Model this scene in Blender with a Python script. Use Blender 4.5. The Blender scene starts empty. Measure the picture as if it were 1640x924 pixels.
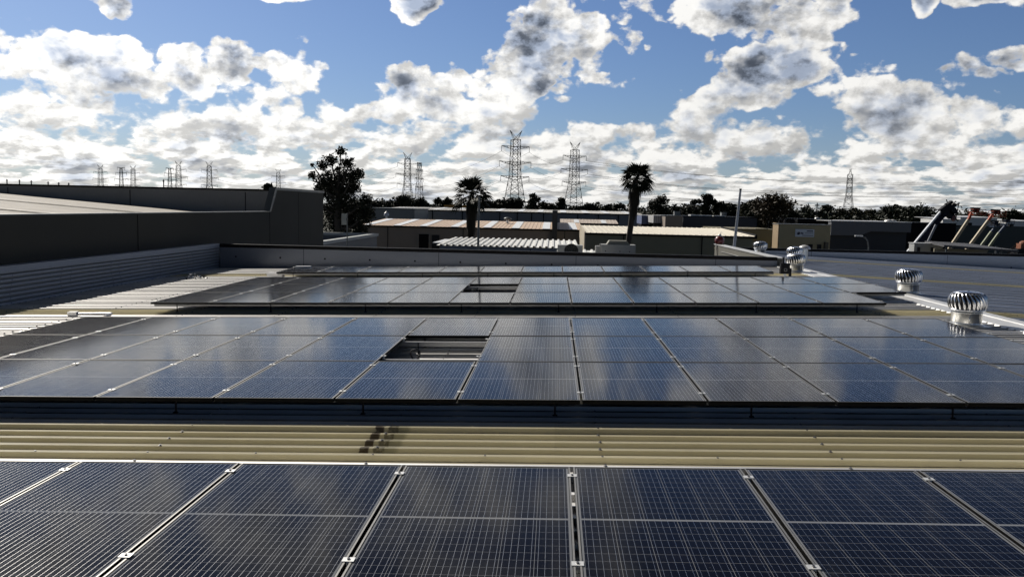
import bpy, bmesh, math, random
from mathutils import Vector, Matrix
R_ = math.radians
random.seed(7)
scene = bpy.context.scene
COL = scene.collection
TH = 0.027                                   # fall of the roof towards the left
ROOF = Matrix.Rotation(-TH, 4, 'Y')          # roof frame -> world
F_PX = 1328.64                               # focal length in pixels of a 1640 px wide picture
SUN_AZ, SUN_EL = -42.0, 38.0

# ------------------------------------------------------------------ camera
yaw, pitch, roll, EYE_H = -0.05224, 0.09642, -0.00534, 1.54555
fw = Vector((math.sin(yaw)*math.cos(pitch), math.cos(yaw)*math.cos(pitch), -math.sin(pitch)))
rt = Vector((math.cos(yaw), -math.sin(yaw), 0))
up = rt.cross(fw)
rt2 = rt*math.cos(roll) + up*math.sin(roll)
up2 = -rt*math.sin(roll) + up*math.cos(roll)
M3 = ROOF.to_3x3()
FW, RT, UP = M3 @ fw, M3 @ rt2, M3 @ up2
EYE = ROOF @ Vector((0, 0, EYE_H))
cam = bpy.data.cameras.new('camera')
cam.sensor_fit = 'HORIZONTAL'; cam.sensor_width = 36.0
cam.lens = 36.0*F_PX/1640.0
cam.clip_start = 0.05; cam.clip_end = 9000
cam_ob = bpy.data.objects.new('camera', cam); COL.objects.link(cam_ob)
m = Matrix.Identity(4)
for i in range(3):
    m[i][0], m[i][1], m[i][2], m[i][3] = RT[i], UP[i], -FW[i], EYE[i]
cam_ob.matrix_world = m
scene.camera = cam_ob

def at(px, py, Y):
    """world point at forward distance Y that the photograph shows at (px, py)"""
    d = FW*F_PX + RT*(px-820) - UP*(py-462)
    return EYE + d*((Y-EYE.y)/d.y)

# ------------------------------------------------------------------ node helpers
class V:
    """socket with arithmetic"""
    def __init__(s, nt, sock): s.nt, s.s = nt, sock
    def _op(s, op, *a, clamp=False):
        n = s.nt.nodes.new('ShaderNodeMath'); n.operation = op; n.use_clamp = clamp
        for i, x in enumerate((s,)+a):
            if isinstance(x, V): s.nt.links.new(x.s, n.inputs[i])
            else: n.inputs[i].default_value = x
        return V(s.nt, n.outputs[0])
    def __add__(s, o): return s._op('ADD', o)
    __radd__ = __add__
    def __mul__(s, o): return s._op('MULTIPLY', o)
    __rmul__ = __mul__
    def __sub__(s, o): return s._op('SUBTRACT', o)
    def __rsub__(s, o): return (s*-1.0)+o
    def __truediv__(s, o): return s._op('DIVIDE', o)
    def __rtruediv__(s, o): return (s._op('POWER', -1.0))*o
    def __pow__(s, o): return s._op('POWER', o)
    def mx(s, o): return s._op('MAXIMUM', o)
    def mn(s, o): return s._op('MINIMUM', o)
    def fract(s): return s._op('FRACT')
    def floor(s): return s._op('FLOOR')
    def abs(s): return s._op('ABSOLUTE')
    def lt(s, o): return s._op('LESS_THAN', o)
    def gt(s, o): return s._op('GREATER_THAN', o)
    def clamp(s): return s._op('ADD', 0.0, clamp=True)
    def sm(s, a, b):
        n = s.nt.nodes.new('ShaderNodeMapRange'); n.interpolation_type = 'SMOOTHSTEP'
        s.nt.links.new(s.s, n.inputs[0])
        n.inputs[1].default_value = a; n.inputs[2].default_value = b
        return V(s.nt, n.outputs[0])
    def fn(s, op, *a): return s._op(op, *a)

def xyz(nt, x, y, z):
    n = nt.nodes.new('ShaderNodeCombineXYZ')
    for i, c in enumerate((x, y, z)):
        if isinstance(c, V): nt.links.new(c.s, n.inputs[i])
        else: n.inputs[i].default_value = c
    return n.outputs[0]

def noise(nt, vec, scale, detail=4, rough=.5, dist=0.0, lac=2.0, color=False):
    n = nt.nodes.new('ShaderNodeTexNoise')
    n.inputs['Scale'].default_value = scale; n.inputs['Detail'].default_value = detail
    n.inputs['Roughness'].default_value = rough; n.inputs['Distortion'].default_value = dist
    n.inputs['Lacunarity'].default_value = lac
    if vec is not None: nt.links.new(vec, n.inputs['Vector'])
    return n.outputs['Color'] if color else V(nt, n.outputs['Fac'])

def mixc(nt, f, a, b):
    n = nt.nodes.new('ShaderNodeMix'); n.data_type = 'RGBA'
    if isinstance(f, V): nt.links.new(f.s, n.inputs[0])
    else: n.inputs[0].default_value = f
    for i, c in ((6, a), (7, b)):
        if isinstance(c, (tuple, list)): n.inputs[i].default_value = (*c[:3], 1)
        else: nt.links.new(c, n.inputs[i])
    return n.outputs[2]

# ------------------------------------------------------------------ sky
def build_world():
    w = bpy.data.worlds.new("World"); scene.world = w; w.use_nodes = True
    nt = w.node_tree; nt.nodes.clear()
    out = nt.nodes.new('ShaderNodeOutputWorld')
    sky = nt.nodes.new('ShaderNodeTexSky'); sky.sky_type = 'NISHITA'; sky.sun_disc = False
    sky.sun_elevation = R_(SUN_EL); sky.sun_rotation = R_(SUN_AZ)
    sky.altitude = 20; sky.air_density = 1.0; sky.dust_density = 0.6; sky.ozone_density = 1.6
    tc = nt.nodes.new('ShaderNodeTexCoord')
    sp = nt.nodes.new('ShaderNodeSeparateXYZ'); nt.links.new(tc.outputs['Generated'], sp.inputs[0])
    x, y, z = (V(nt, sp.outputs[i]) for i in range(3))
    az = x.fn('ARCTAN2', y)
    el = z.fn('ARCSINE')
    elp = el.mx(0.0)
    # bearings in units that are easy to read off: 1000 = one radian
    AZ = az*1000.0; EL = el*1000.0
    vb = el*BV; vs_ = (elp+0.032).fn('LOGARITHM', math.e)*4.0
    k = elp.sm(0.02, 0.17)
    def den(dx, dy, det):
        """cloud density: a coarse field of banks overhead blended into a fine one near the horizon,
        looked up a little aside (dx, dy in radians) for the shading"""
        pb = xyz(nt, x*BH+dx*BH, y*BH, vb+dy*BV)
        ps = xyz(nt, x*19.0+dx*19.0, y*19.0, vs_+dy*26.0)
        big = noise(nt, pb, 1.0, det, .58, 0.0)
        sml = noise(nt, ps, 1.0, det-2, .56, 0.0)
        return big*k + sml*(1.0-k) - .5, pb
    # coverage: full near the horizon, broken above
    cov = elp.sm(0.25, 0.07)*0.115 + elp.sm(.33, .5)*.05 + COV0
    aev = xyz(nt, AZ, EL, 0.0)
    def vm(op, *a):
        n = nt.nodes.new('ShaderNodeVectorMath'); n.operation = op
        for i, q in enumerate(a):
            if isinstance(q, tuple): n.inputs[i].default_value = q
            else: nt.links.new(q, n.inputs[i])
        return n
    def g(cx, cy, rx, ry, a):
        """a bank (a>0) or a clear gap (a<0) centred at a bearing and height"""
        nonlocal cov
        u = vm('MULTIPLY_ADD', aev, (1.0/rx, 1.0/ry, 0), (-cx/rx, -cy/ry, 0)).outputs[0]
        q = V(nt, vm('DOT_PRODUCT', u, u).outputs['Value'])
        q = q._op('MULTIPLY_ADD', -1.0, 1.0, clamp=True)
        cov = q._op('MULTIPLY_ADD', a, cov)
    W = lambda px: math.atan((px-889)/F_PX)*1000
    def E(px, py):
        return math.atan(-(py-(333+.022*(px-889)))/F_PX)*1000
    for px, py, rx, ry, a in SKY:
        g(W(px), E(px, py), rx, ry, a)
    # unseen sky overhead and behind us is cleared to lower the ambient light
    cov = cov - y.sm(.35, -.15)*.22 - elp.sm(.75, 1.1)*.12
    g(-430, 350, 430, 110, .15); g(60, 330, 120, 60, .12); g(430, 400, 330, 120, -.10)  # unseen banks and a gap, added for what the near panels reflect
    d1, pb = den(0, 0, 8)
    vo = nt.nodes.new('ShaderNodeTexVoronoi'); vo.feature = 'F1'
    vo.inputs['Scale'].default_value = 2.3; vo.inputs['Detail'].default_value = 1.6; vo.inputs['Roughness'].default_value = .6
    nc = noise(nt, pb, 3.0, 2, .5, color=True)
    nt.links.new(vm('MULTIPLY_ADD', nc, (.4, .4, .4), pb).outputs[0], vo.inputs['Vector'])
    puff = (0.42-V(nt, vo.outputs['Distance']))*(k*.20+.07)
    D = d1 + cov + puff
    alpha = D.sm(-0.012, 0.075)
    # shade: how much cloud stands between here and the light, high and to the left
    d2, _ = den(-0.012, .030, 5)
    T = d2*0.65 + d1*0.35 + cov*.62 + puff*.5
    d3, _ = den(-0.006, .009, 8)
    relief = (d1-d3)*6.5
    relief = relief.mx(-.34).mn(.26)
    dark = T.sm(0.07, 0.23)*(k*.40+.60)
    fine = noise(nt, xyz(nt, x*30.0, y*30.0, el*45.0), 1.0, 4, .6, .0)
    lum = 1.0 - dark*0.55 + relief*(alpha*.9) + (fine-.5)*(0.35)*T.sm(.0, .1)
    # the side of the sky next to the sun glows stronger
    sd = Vector((math.sin(R_(SUN_AZ))*math.cos(R_(SUN_EL)), math.cos(R_(SUN_AZ))*math.cos(R_(SUN_EL)), math.sin(R_(SUN_EL))))
    ca = x*sd.x + y*sd.y + z*sd.z
    glow = ca.sm(0.55, 1.0)
    lum = lum.mx(0.12)*(glow*CL_GLOW+CL_BASE)*(1.0-elp.sm(.55, 1.0)*.45)
    c = mixc(nt, dark, (1.0, .985, .95), (.68, .79, 1.0))
    em = vm('SCALE', c); nt.links.new(lum.s, em.inputs['Scale'])
    # clear air
    deep = 1.0 - elp.sm(.27, .60)*.70 - y.sm(.45, -.2)*.45  # darkened overhead and behind to hold down ambient light and reflections
    sc = vm('SCALE', vm('MULTIPLY', sky.outputs[0], SKY_TINT).outputs[0]); nt.links.new(deep.s, sc.inputs['Scale'])
    low = elp.sm(0.12, 0.0)*0.30
    gv = mixc(nt, elp.sm(.33, .7)*.45, sc.outputs[0], (.40, .44, .52))
    clear = mixc(nt, low, gv, tuple(v*CL_BASE for v in (.50, .62, .78)))
    col = mixc(nt, alpha*(elp.sm(-.01, .012)*.97), clear, em.outputs[0])
    bg = nt.nodes.new('ShaderNodeBackground'); bg.inputs[1].default_value = SKY_STR
    nt.links.new(col, bg.inputs[0])
    # under the horizon there is only dim haze (the ground hides it)
    bg2 = nt.nodes.new('ShaderNodeBackground'); bg2.inputs[0].default_value = (.5, .55, .6, 1); bg2.inputs[1].default_value = .2
    ms = nt.nodes.new('ShaderNodeMixShader')
    nt.links.new(z.gt(-.02).s, ms.inputs[0]); nt.links.new(bg2.outputs[0], ms.inputs[1]); nt.links.new(bg.outputs[0], ms.inputs[2])
    nt.links.new(ms.outputs[0], out.inputs[0])
    w.cycles.sampling_method = 'MANUAL'; w.cycles.sample_map_resolution = 512
BH, BV = 11.0, 15.0
COV0 = .040
SKY_STR = 0.10
SKY_TINT = (0.44, 0.54, .74)
CL_BASE, CL_GLOW = 7.8, 3.4
# photograph bearings (px, py), radii in milliradians, strength
SKY = [
 # clear gaps
 (270, 35, 150, 45, -.22), (540, 60, 160, 40, -.20), (560, 135, 40, 40, -.20), (90, 70, 60, 30, -.14),
 (1090, 105, 70, 45, -.18), (960, 165, 90, 30, -.12), (1010, 185, 60, 22, -.15), (1450, 105, 110, 45, -.20),
 (1590, 110, 80, 50, -.16), (1300, 175, 60, 25, -.10), (1380, 50, 40, 60, -.12), (740, 60, 60, 40, -.16), (320, 180, 60, 18, -.08),
 (1590, 180, 70, 18, -.12), (1230, 195, 50, 14, -.1), (760, 20, 60, 50, -.15),
 # banks
 (180, 40, 40, 26, .50), (425, 0, 75, 26, .50), (665, 14, 46, 36, .50), (250, 62, 10, 7, .2), (100, 105, 70, 40, .14), (210, 125, 60, 36, .12), (330, 115, 50, 42, .18), (450, 110, 85, 48, .20), (20, 60, 30, 20, .12),
 (865, 85, 90, 60, .22), (730, 140, 90, 45, .14), (960, 40, 80, 50, .14), (1190, 30, 150, 40, .20), (1290, 85, 60, 48, .24), (1110, 20, 80, 40, .14), (1240, 110, 70, 34, .12), (1200, 125, 80, 28, .16),
 (970, 145, 45, 18, .14), (1570, 22, 110, 36, .46), (1430, 185, 120, 42, .14), (1180, 170, 70, 16, .12), (1440, 48, 16, 24, .42), (1590, 135, 80, 20, .34), (1385, 125, 30, 12, .2),
 (40, 120, 60, 50, .12), (1040, 88, 18, 9, .2), (820, 150, 60, 20, .1),
]
build_world()
sun = bpy.data.lights.new('sun', 'SUN'); sun.energy = 5.0; sun.angle = R_(0.53); sun.color = (1.0, .94, .84)
sun_ob = bpy.data.objects.new('sun', sun); COL.objects.link(sun_ob)
sdir = Vector((math.sin(R_(SUN_AZ))*math.cos(R_(SUN_EL)), math.cos(R_(SUN_AZ))*math.cos(R_(SUN_EL)), math.sin(R_(SUN_EL))))
sun_ob.rotation_euler = (-sdir).to_track_quat('-Z', 'Y').to_euler()
vs = scene.view_settings
vs.view_transform = 'Standard'; vs.look = 'None'; vs.exposure = 0.0; vs.gamma = 1.0; vs.use_curve_mapping = False

cy = scene.cycles
cy.use_adaptive_sampling = True; cy.adaptive_threshold = 0.02; cy.use_denoising = True
cy.time_limit = 900

# ------------------------------------------------------------------ mesh helpers
class MB:
    """collects faces, written in world (or any given) coordinates"""
    def __init__(s, M=None): s.v, s.f, s.mi, s.cur, s.M = [], [], [], 0, M
    def add(s, vs, fs):
        b = len(s.v)
        if s.M is not None: vs = [s.M @ Vector(p) for p in vs]
        s.v += [tuple(p) for p in vs]
        s.f += [tuple(i+b for i in f) for f in fs]; s.mi += [s.cur]*len(fs)
        return s
    def box(s, x0, x1, y0, y1, z0, z1, T=None):
        p = [Vector((x, y, z)) for z in (z0, z1) for y in (y0, y1) for x in (x0, x1)]
        if T is not None: p = [T @ q for q in p]
        return s.add(p, [(0,2,3,1), (4,5,7,6), (0,1,5,4), (2,6,7,3), (0,4,6,2), (1,3,7,5)])
    def poly(s, pts): return s.add(pts, [tuple(range(len(pts)))])
    def prism(s, pts, d):
        """flat outline pts pushed along vector d"""
        n = len(pts); d = Vector(d)
        return s.add([Vector(p) for p in pts]+[Vector(p)+d for p in pts],
            [tuple(range(n))[::-1], tuple(range(n, 2*n))] + [(i, (i+1) % n, n+(i+1) % n, n+i) for i in range(n)])
    def tube(s, pts, r, n=6, caps=True):
        pts = [Vector(p) for p in pts]
        rs = r if isinstance(r, (list, tuple)) else [r]*len(pts)
        vs = []
        for i, p in enumerate(pts):
            d = (pts[min(i+1, len(pts)-1)]-pts[max(i-1, 0)])
            d = d.normalized() if d.length > 1e-9 else Vector((0, 0, 1))
            a = Vector((0, 0, 1)) if abs(d.z) < .9 else Vector((1, 0, 0))
            u = d.cross(a).normalized(); w = d.cross(u)
            vs += [p+(u*math.cos(2*math.pi*k/n)+w*math.sin(2*math.pi*k/n))*rs[i] for k in range(n)]
        fs = [(i*n+k, i*n+(k+1) % n, (i+1)*n+(k+1) % n, (i+1)*n+k) for i in range(len(pts)-1) for k in range(n)]
        if caps: fs += [tuple(range(n))[::-1], tuple(range((len(pts)-1)*n, len(pts)*n))]
        return s.add(vs, fs)
    def bar(s, a, b, w): return s.tube([a, b], w*.6, 4, False)
    def lathe(s, prof, c=(0, 0, 0), n=24, T=None):
        c = Vector(c)
        vs = [Vector((r*math.cos(2*math.pi*k/n), r*math.sin(2*math.pi*k/n), z)) for r, z in prof for k in range(n)]
        vs = [(T @ q if T else q)+c for q in vs]
        m = len(prof)
        return s.add(vs, [(i*n+k, i*n+(k+1) % n, (i+1)*n+(k+1) % n, (i+1)*n+k) for i in range(m-1) for k in range(n)])
    def mesh(s, name, mats, inv=None, smooth=False):
        me = bpy.data.meshes.new(name)
        vs = [inv @ Vector(p) for p in s.v] if inv is not None else s.v
        me.from_pydata(vs, [], s.f)
        for m_ in (mats if isinstance(mats, (list, tuple)) else [mats]): me.materials.append(m_)
        if any(s.mi): me.polygons.foreach_set('material_index', s.mi)
        if smooth: me.polygons.foreach_set('use_smooth', [True]*len(me.polygons))
        me.update(); return me

def put(name, me, parent=None):
    o = bpy.data.objects.new(name, me); COL.objects.link(o)
    if parent is not None: o.parent = parent
    return o
def tag(o, label, cat, group=None):
    o['label'] = label; o['category'] = cat
    if group: o['group'] = group
    return o
def thing(name, label, cat, loc=(0, 0, 0), group=None, M=None):
    o = bpy.data.objects.new(name, None); COL.objects.link(o)
    o.empty_display_size = .2
    o.matrix_world = M if M is not None else Matrix.Translation(Vector(loc))
    o['mw'] = 0; del o['mw']
    ROOTM[o.name] = (M if M is not None else Matrix.Translation(Vector(loc))).copy()
    return tag(o, label, cat, group)
ROOTM = {}
def part(name, mb, mat, root, smooth=False, sub=None):
    """mesh written in world coordinates, hung under its thing (or, with sub, under a part of it)"""
    inv = ROOTM[root.name].inverted()
    return put(name, mb.mesh(name, mat, inv, smooth), sub if sub is not None else root)
def lone(name, mb, mat, label, cat, group=None, loc=None, smooth=False):
    loc = Vector(loc) if loc is not None else Vector(mb.v[0])
    o = put(name, mb.mesh(name, mat, Matrix.Translation(-loc), smooth)); o.location = loc
    return tag(o, label, cat, group)
def setting(name, mb, mat, kind='structure', smooth=False):
    o = put(name, mb.mesh(name, mat, None, smooth)); o['kind'] = kind; return o
def recopy(root, name, label, M, group=None):
    """a copy of a thing with copies of its parts and sub-parts (mesh data shared)"""
    r = root.copy(); r.name = name; COL.objects.link(r); r.matrix_world = M
    r['label'] = label
    if group: r['group'] = group
    for ch in root.children:
        c = ch.copy(); COL.objects.link(c); c.parent = r
        for g_ in ch.children:
            d = g_.copy(); COL.objects.link(d); d.parent = c
    return r

# ------------------------------------------------------------------ materials
def mat(name, col, rough=.6, metal=0.0, spec=.5, var=.15, vs=3.0, bump=0.0, bs=40.0, coat=0.0, fine=0.0):
    m_ = bpy.data.materials.new(name); m_.use_nodes = True
    nt = m_.node_tree; b = nt.nodes['Principled BSDF']
    tc = nt.nodes.new('ShaderNodeTexCoord')
    n1 = noise(nt, tc.outputs['Object'], vs, 6, .6)
    f = ((n1-.5)*2.2*var+1.0)
    if fine: f = f*((noise(nt, tc.outputs['Object'], vs*14, 3, .6)-.5)*2*fine+1.0)
    vm = nt.nodes.new('ShaderNodeVectorMath'); vm.operation = 'SCALE'; vm.inputs[0].default_value = col[:3]
    nt.links.new(f.s, vm.inputs['Scale']); nt.links.new(vm.outputs[0], b.inputs['Base Color'])
    rr = ((n1-.5)*.35+rough).mx(.03); nt.links.new(rr.s, b.inputs['Roughness'])
    b.inputs['Metallic'].default_value = metal; b.inputs['Specular IOR Level'].default_value = spec
    if coat: b.inputs['Coat Weight'].default_value = coat
    if bump:
        bp = nt.nodes.new('ShaderNodeBump'); bp.inputs['Strength'].default_value = bump; bp.inputs['Distance'].default_value = .02
        nt.links.new(noise(nt, tc.outputs['Object'], bs, 4, .6).s, bp.inputs['Height']); nt.links.new(bp.outputs[0], b.inputs['Normal'])
    return m_
M = {}
def panel_glass():
    m_ = bpy.data.materials.new('solar_cells'); m_.use_nodes = True
    nt = m_.node_tree; b = nt.nodes['Principled BSDF']
    tc = nt.nodes.new('ShaderNodeTexCoord'); sp = nt.nodes.new('ShaderNodeSeparateXYZ'); nt.links.new(tc.outputs['Object'], sp.inputs[0])
    x, y = V(nt, sp.outputs[0]), V(nt, sp.outputs[1])
    u = (x-.022)/.158
    fu = u.fract()
    gapx = (fu-.5).abs().gt(.5-.0075)
    bus = ((fu*5.0).fract()-.5).abs().lt(.020)
    yy = (y-.8375).abs()-.010
    fy = (yy/.0806).fract()
    gapy = (fy-.5).abs().gt(.5-.012)
    mid = yy.lt(0.0)
    inside = (x-.496).abs().lt(.474)
    iny = (y-.8375).abs().lt(.816)
    gap = (gapx.mx(gapy)*inside*iny).mx(mid)
    gap = gap.mx(1.0-inside*iny)
    busm = bus*inside*iny*(1.0-gap)
    # cells differ a little from one another; a film of dust lies on the glass
    cid = xyz(nt, u.floor(), (y/.0806).floor(), 0.0)
    wn = nt.nodes.new('ShaderNodeTexWhiteNoise'); nt.links.new(cid, wn.inputs['Vector'])
    oi = nt.nodes.new('ShaderNodeObjectInfo')
    c0 = mixc(nt, V(nt, wn.outputs['Value'])*.5, (.0020, .0021, .0045), (.0032, .0034, .007))
    c1 = mixc(nt, gap*.55, c0, (.30, .31, .33))
    c2 = mixc(nt, busm, c1, (.66, .65, .64))
    off = nt.nodes.new('ShaderNodeVectorMath'); off.operation = 'ADD'
    nt.links.new(tc.outputs['Object'], off.inputs[0])
    nt.links.new(xyz(nt, V(nt, oi.outputs['Random'])*37.0, V(nt, oi.outputs['Random'])*11.0, 0.0), off.inputs[1])
    dn = noise(nt, off.outputs[0], 3.5, 6, .65)
    sp2 = noise(nt, off.outputs[0], 60.0, 2, .6).sm(.70, .76)
    dust = (dn.sm(.45, .8)*.010+sp2*.10+.002)
    c3 = mixc(nt, dust, c2, (.42, .39, .35))
    nt.links.new(c3, b.inputs['Base Color'])
    nt.links.new((busm*1.0).s, b.inputs['Metallic'])
    r = (busm*.19 + dn*.08 + .06); nt.links.new(r.s, b.inputs['Roughness'])
    b.inputs['IOR'].default_value = 1.15
    b.inputs['Specular Tint'].default_value = (1, .97, .93, 1)
    bp = nt.nodes.new('ShaderNodeBump'); bp.inputs['Strength'].default_value = .10; bp.inputs['Distance'].default_value = .004
    nt.links.new(noise(nt, off.outputs[0], 2.2, 2, .5).s, bp.inputs['Height']); nt.links.new(bp.outputs[0], b.inputs['Normal'])
    return m_
M['cells'] = panel_glass()
M['frame'] = mat('frame_side_shade', (.006, .006, .006), .55, 0, spec=.1, var=.05)  # side faces coloured near black to carry the shade on them
M['frametop'] = mat('frame_top_sheen', (.27, .265, .255), .48, .7, var=.06)  # top faces coloured paler than the sides to carry the sun's sheen
M['back'] = mat('panel_backsheet', (.25, .25, .26), .6)
M['alu'] = mat('mill_aluminium', (.72, .72, .71), .45, .55, var=.08)
M['railm'] = mat('dull_rail', (.30, .30, .30), .5, .7)
M['bolt'] = mat('bolt_steel', (.25, .25, .26), .4, .9)
M['black'] = mat('black_plastic', (.008, .008, .010), .5, spec=.2)
M['cable'] = mat('cable_sheath', (.02, .02, .02), .5)

def roof_mat(name, col, rough, metal, spots=False, dirt=.22, glow=0.0, spec=.5):
    m_ = bpy.data.materials.new(name); m_.use_nodes = True
    nt = m_.node_tree; b = nt.nodes['Principled BSDF']
    tc = nt.nodes.new('ShaderNodeTexCoord'); sp = nt.nodes.new('ShaderNodeSeparateXYZ'); nt.links.new(tc.outputs['Object'], sp.inputs[0])
    x, y, z = (V(nt, sp.outputs[i]) for i in range(3))
    st = noise(nt, xyz(nt, x*.25, y*4.0, z*3.0), 1.0, 8, .72)
    bl = noise(nt, tc.outputs['Object'], 1.3, 6, .6)
    wn = nt.nodes.new('ShaderNodeTexWhiteNoise'); nt.links.new(xyz(nt, 0.0, ((y+.15)/.75).floor(), (x/9.0).floor()), wn.inputs['Vector'])
    f = (st-.5)*dirt*2.2+(bl-.5)*dirt*1.4+(V(nt, wn.outputs['Value'])-.5)*dirt*.9+1.0
    vm = nt.nodes.new('ShaderNodeVectorMath'); vm.operation = 'SCALE'; vm.inputs[0].default_value = col
    nt.links.new(f.s, vm.inputs['Scale']); c = vm.outputs[0]
    grime = noise(nt, xyz(nt, x*1.1, y*5.0, z), 1.0, 7, .7).sm(.60, .78)
    c = mixc(nt, grime*.35, c, (.10, .085, .06))
    if spots:
        # two old sealant stains on the sheet
        yw = y+12.0; n2 = noise(nt, tc.outputs['Object'], 14.0, 4, .7)
        xs = x+(n2-.5)*.05
        row = (yw-6.12).abs().lt(.36)
        k1 = (1.0-(xs+1.385).abs()/.040).sm(.0, .3); k2 = (1.0-(xs+1.275).abs()/.045).sm(.0, .3); k3 = (1.0-(xs+1.20).abs()/.075).sm(.0, .6)
        c = mixc(nt, k3*row*.35, c, (.16, .17, .09))
        c = mixc(nt, k2*row*.65*n2.sm(.3, .55), c, (.07, .06, .035)); c = mixc(nt, k1*row*.85*n2.sm(.25, .5), c, (.045, .022, .018))
    nt.links.new(c, b.inputs['Base Color'])
    b.inputs['Metallic'].default_value = metal; b.inputs['Specular IOR Level'].default_value = spec
    nt.links.new(((bl-.5)*.3+rough+grime*.2).s, b.inputs['Roughness'])
    if glow:
        tr = nt.nodes.new('ShaderNodeBsdfTranslucent'); nt.links.new(c, tr.inputs[0])
        ms = nt.nodes.new('ShaderNodeMixShader'); ms.inputs[0].default_value = glow
        nt.links.new(b.outputs[0], ms.inputs[1]); nt.links.new(tr.outputs[0], ms.inputs[2])
        nt.links.new(ms.outputs[0], nt.nodes['Material Output'].inputs[0])
    return m_
M['roof'] = roof_mat('zincalume_roof_steel', (.74, .73, .72), .57, .92)  # left slope: base made paler to carry the sun glare
M['roof_off_sun'] = roof_mat('roof_steel_off_sun', (.47, .51, .60), .55, .8)  # same roof steel, coloured darker and bluer for the slope facing off the sun
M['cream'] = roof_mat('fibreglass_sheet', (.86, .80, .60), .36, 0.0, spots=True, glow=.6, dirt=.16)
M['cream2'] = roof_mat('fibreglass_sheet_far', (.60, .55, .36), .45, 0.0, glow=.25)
M['cap'] = mat('ridge_cap_steel', (.62, .62, .62), .42, .3, var=.12)
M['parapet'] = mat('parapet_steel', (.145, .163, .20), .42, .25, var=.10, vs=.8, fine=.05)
M['blackcap'] = mat('black_capping', (.006, .006, .007), .6, 0, spec=.12)
M['ribwall'] = mat('ribbed_wall_steel', (.24, .27, .33), .5, .1, var=.12, vs=1.2)
M['galv'] = mat('galvanised_steel', (.66, .665, .68), .24, 1.0, var=.10, vs=14)
M['galv2'] = mat('galvanised_base', (.62, .62, .60), .36, 1.0, var=.12, vs=9)
M['dark_in'] = mat('vent_inside', (.02, .02, .02), .8)
M['greywall'] = mat('dark_wall_sheet', (.058, .056, .049), .8, spec=.15, var=.10, vs=.6)
M['coping'] = mat('grey_coping', (.11, .12, .125), .45, .2, var=.08)
M['litroof'] = roof_mat('pale_roof_sheet', (.36, .335, .305), .72, .0, dirt=.26, spec=.12)
M['endwall'] = mat('weathered_end_wall', (.17, .18, .185), .7, var=.25, vs=.7, fine=.1)
M['ground'] = mat('ground_dirt', (.06, .062, .045), .95, var=.5, vs=.04, fine=.3)
M['road'] = mat('yard_asphalt', (.05, .05, .052), .9, var=.25, vs=.3)

# ------------------------------------------------------------------ ground
GZ = EYE.z-7.0
S_ = MB(); S_.add([(-4000, -600, GZ), (4000, -600, GZ), (4000, 7000, GZ), (-4000, 7000, GZ)], [(0, 1, 2, 3)])
setting('ground', S_, M['ground'])
S_ = MB(); S_.add([(-90, -40, GZ+.02), (160, -40, GZ+.02), (160, 128, GZ+.02), (-90, 128, GZ+.02)], [(0, 1, 2, 3)])
setting('asphalt_yard', S_, M['road'])

# ------------------------------------------------------------------ the warehouse we stand on
RIB0, RIB = 5.672, 0.1875
ZR = -0.19                                    # crest of the ribs, measured from the panel faces
XL, XRIDGE = -10.2, 6.78
warehouse = thing('warehouse', 'large warehouse whose low pitched ribbed steel roof carries the solar panels', 'building', (0, 12, GZ))
prid = ROOF @ Vector((XRIDGE, 0, ZR))
RIGHT = Matrix.Translation(prid) @ Matrix.Rotation(0.036, 4, 'Y')

def rib_sheet(mb, k0, k1, x0, x1, z, top=.032, foot=.070, hgt=.030):
    """ribs k0..k1 of trapezoid sheet, ribs running along x"""
    ys = []
    for k in range(k0, k1):
        c = RIB0+k*RIB
        lap = (k % 4 == 0); t2, z2 = (top*.75, z+.006) if lap else (top/2, z)
        ys += [(c-RIB/2, z-hgt), (c-foot/2, z-hgt), (c-t2, z2), (c+t2, z2), (c+foot/2, z-hgt)]
    ys.append((RIB0+(k1-1)*RIB+RIB/2, z-hgt))
    n = len(ys)
    vs = [(x0, y, q) for y, q in ys]+[(x1, y, q) for y, q in ys]
    mb.add(vs, [(i, n+i, n+i+1, i+1) for i in range(n-1)])
def screws(mb, k0, k1, xs, z, every=1):
    for k in range(k0, k1, every):
        y = RIB0+k*RIB
        for x in xs:
            x_ = x+random.uniform(-.012, .012)
            mb.lathe([(.0135, 0), (.0135, .003), (.0075, .0035), (.0075, .011), (0.0005, .0112)], (x_, y+random.uniform(-.003, .003), z), 6)

strips_left = [(0, 5), (42, 46), (84, 88)]          # rib numbers that are fibreglass
strips_right = [(42, 46), (84, 88), (126, 130), (160, 163)]
pur = [-2.93+1.63*i for i in range(-4, 6)]
pur_r = [.7+1.63*i for i in range(0, 13)]
def lay(frame, strips, kend, x0, x1, purl, kstart=-42, cream='cream'):
    k = kstart
    for a, b_ in strips+[(kend, kend)]:
        if a > k:
            mb = MB(frame); rib_sheet(mb, k, a, x0, x1, 0 if frame is RIGHT else ZR)
            mb.cur = 1; screws(mb, k, a, purl, 0 if frame is RIGHT else ZR, 1 if k < 90 else 2)
            part('roof_sheet', mb, [M['roof_off_sun' if frame is RIGHT else 'roof'], M['bolt']], warehouse)
        if b_ > a:
            z = (0 if frame is RIGHT else ZR)+.002
            mb = MB(frame); rib_sheet(mb, a, b_, x0, x1, z); mb.cur = 1
            screws(mb, a, b_, purl, z)
            if a == 0: screws(mb, a, a+1, [p+.8 for p in purl], z)
            part('skylight_sheet', mb, [M[cream], M['bolt']], warehouse)
        k = b_
KL = int((24.6-RIB0)/RIB)
KR = int((33.0-RIB0)/RIB)
lay(ROOF, strips_left, KL, XL+.02, XRIDGE-.04, pur)
lay(RIGHT, strips_right, KR, .04, 24, pur_r, cream='cream2')
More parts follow.
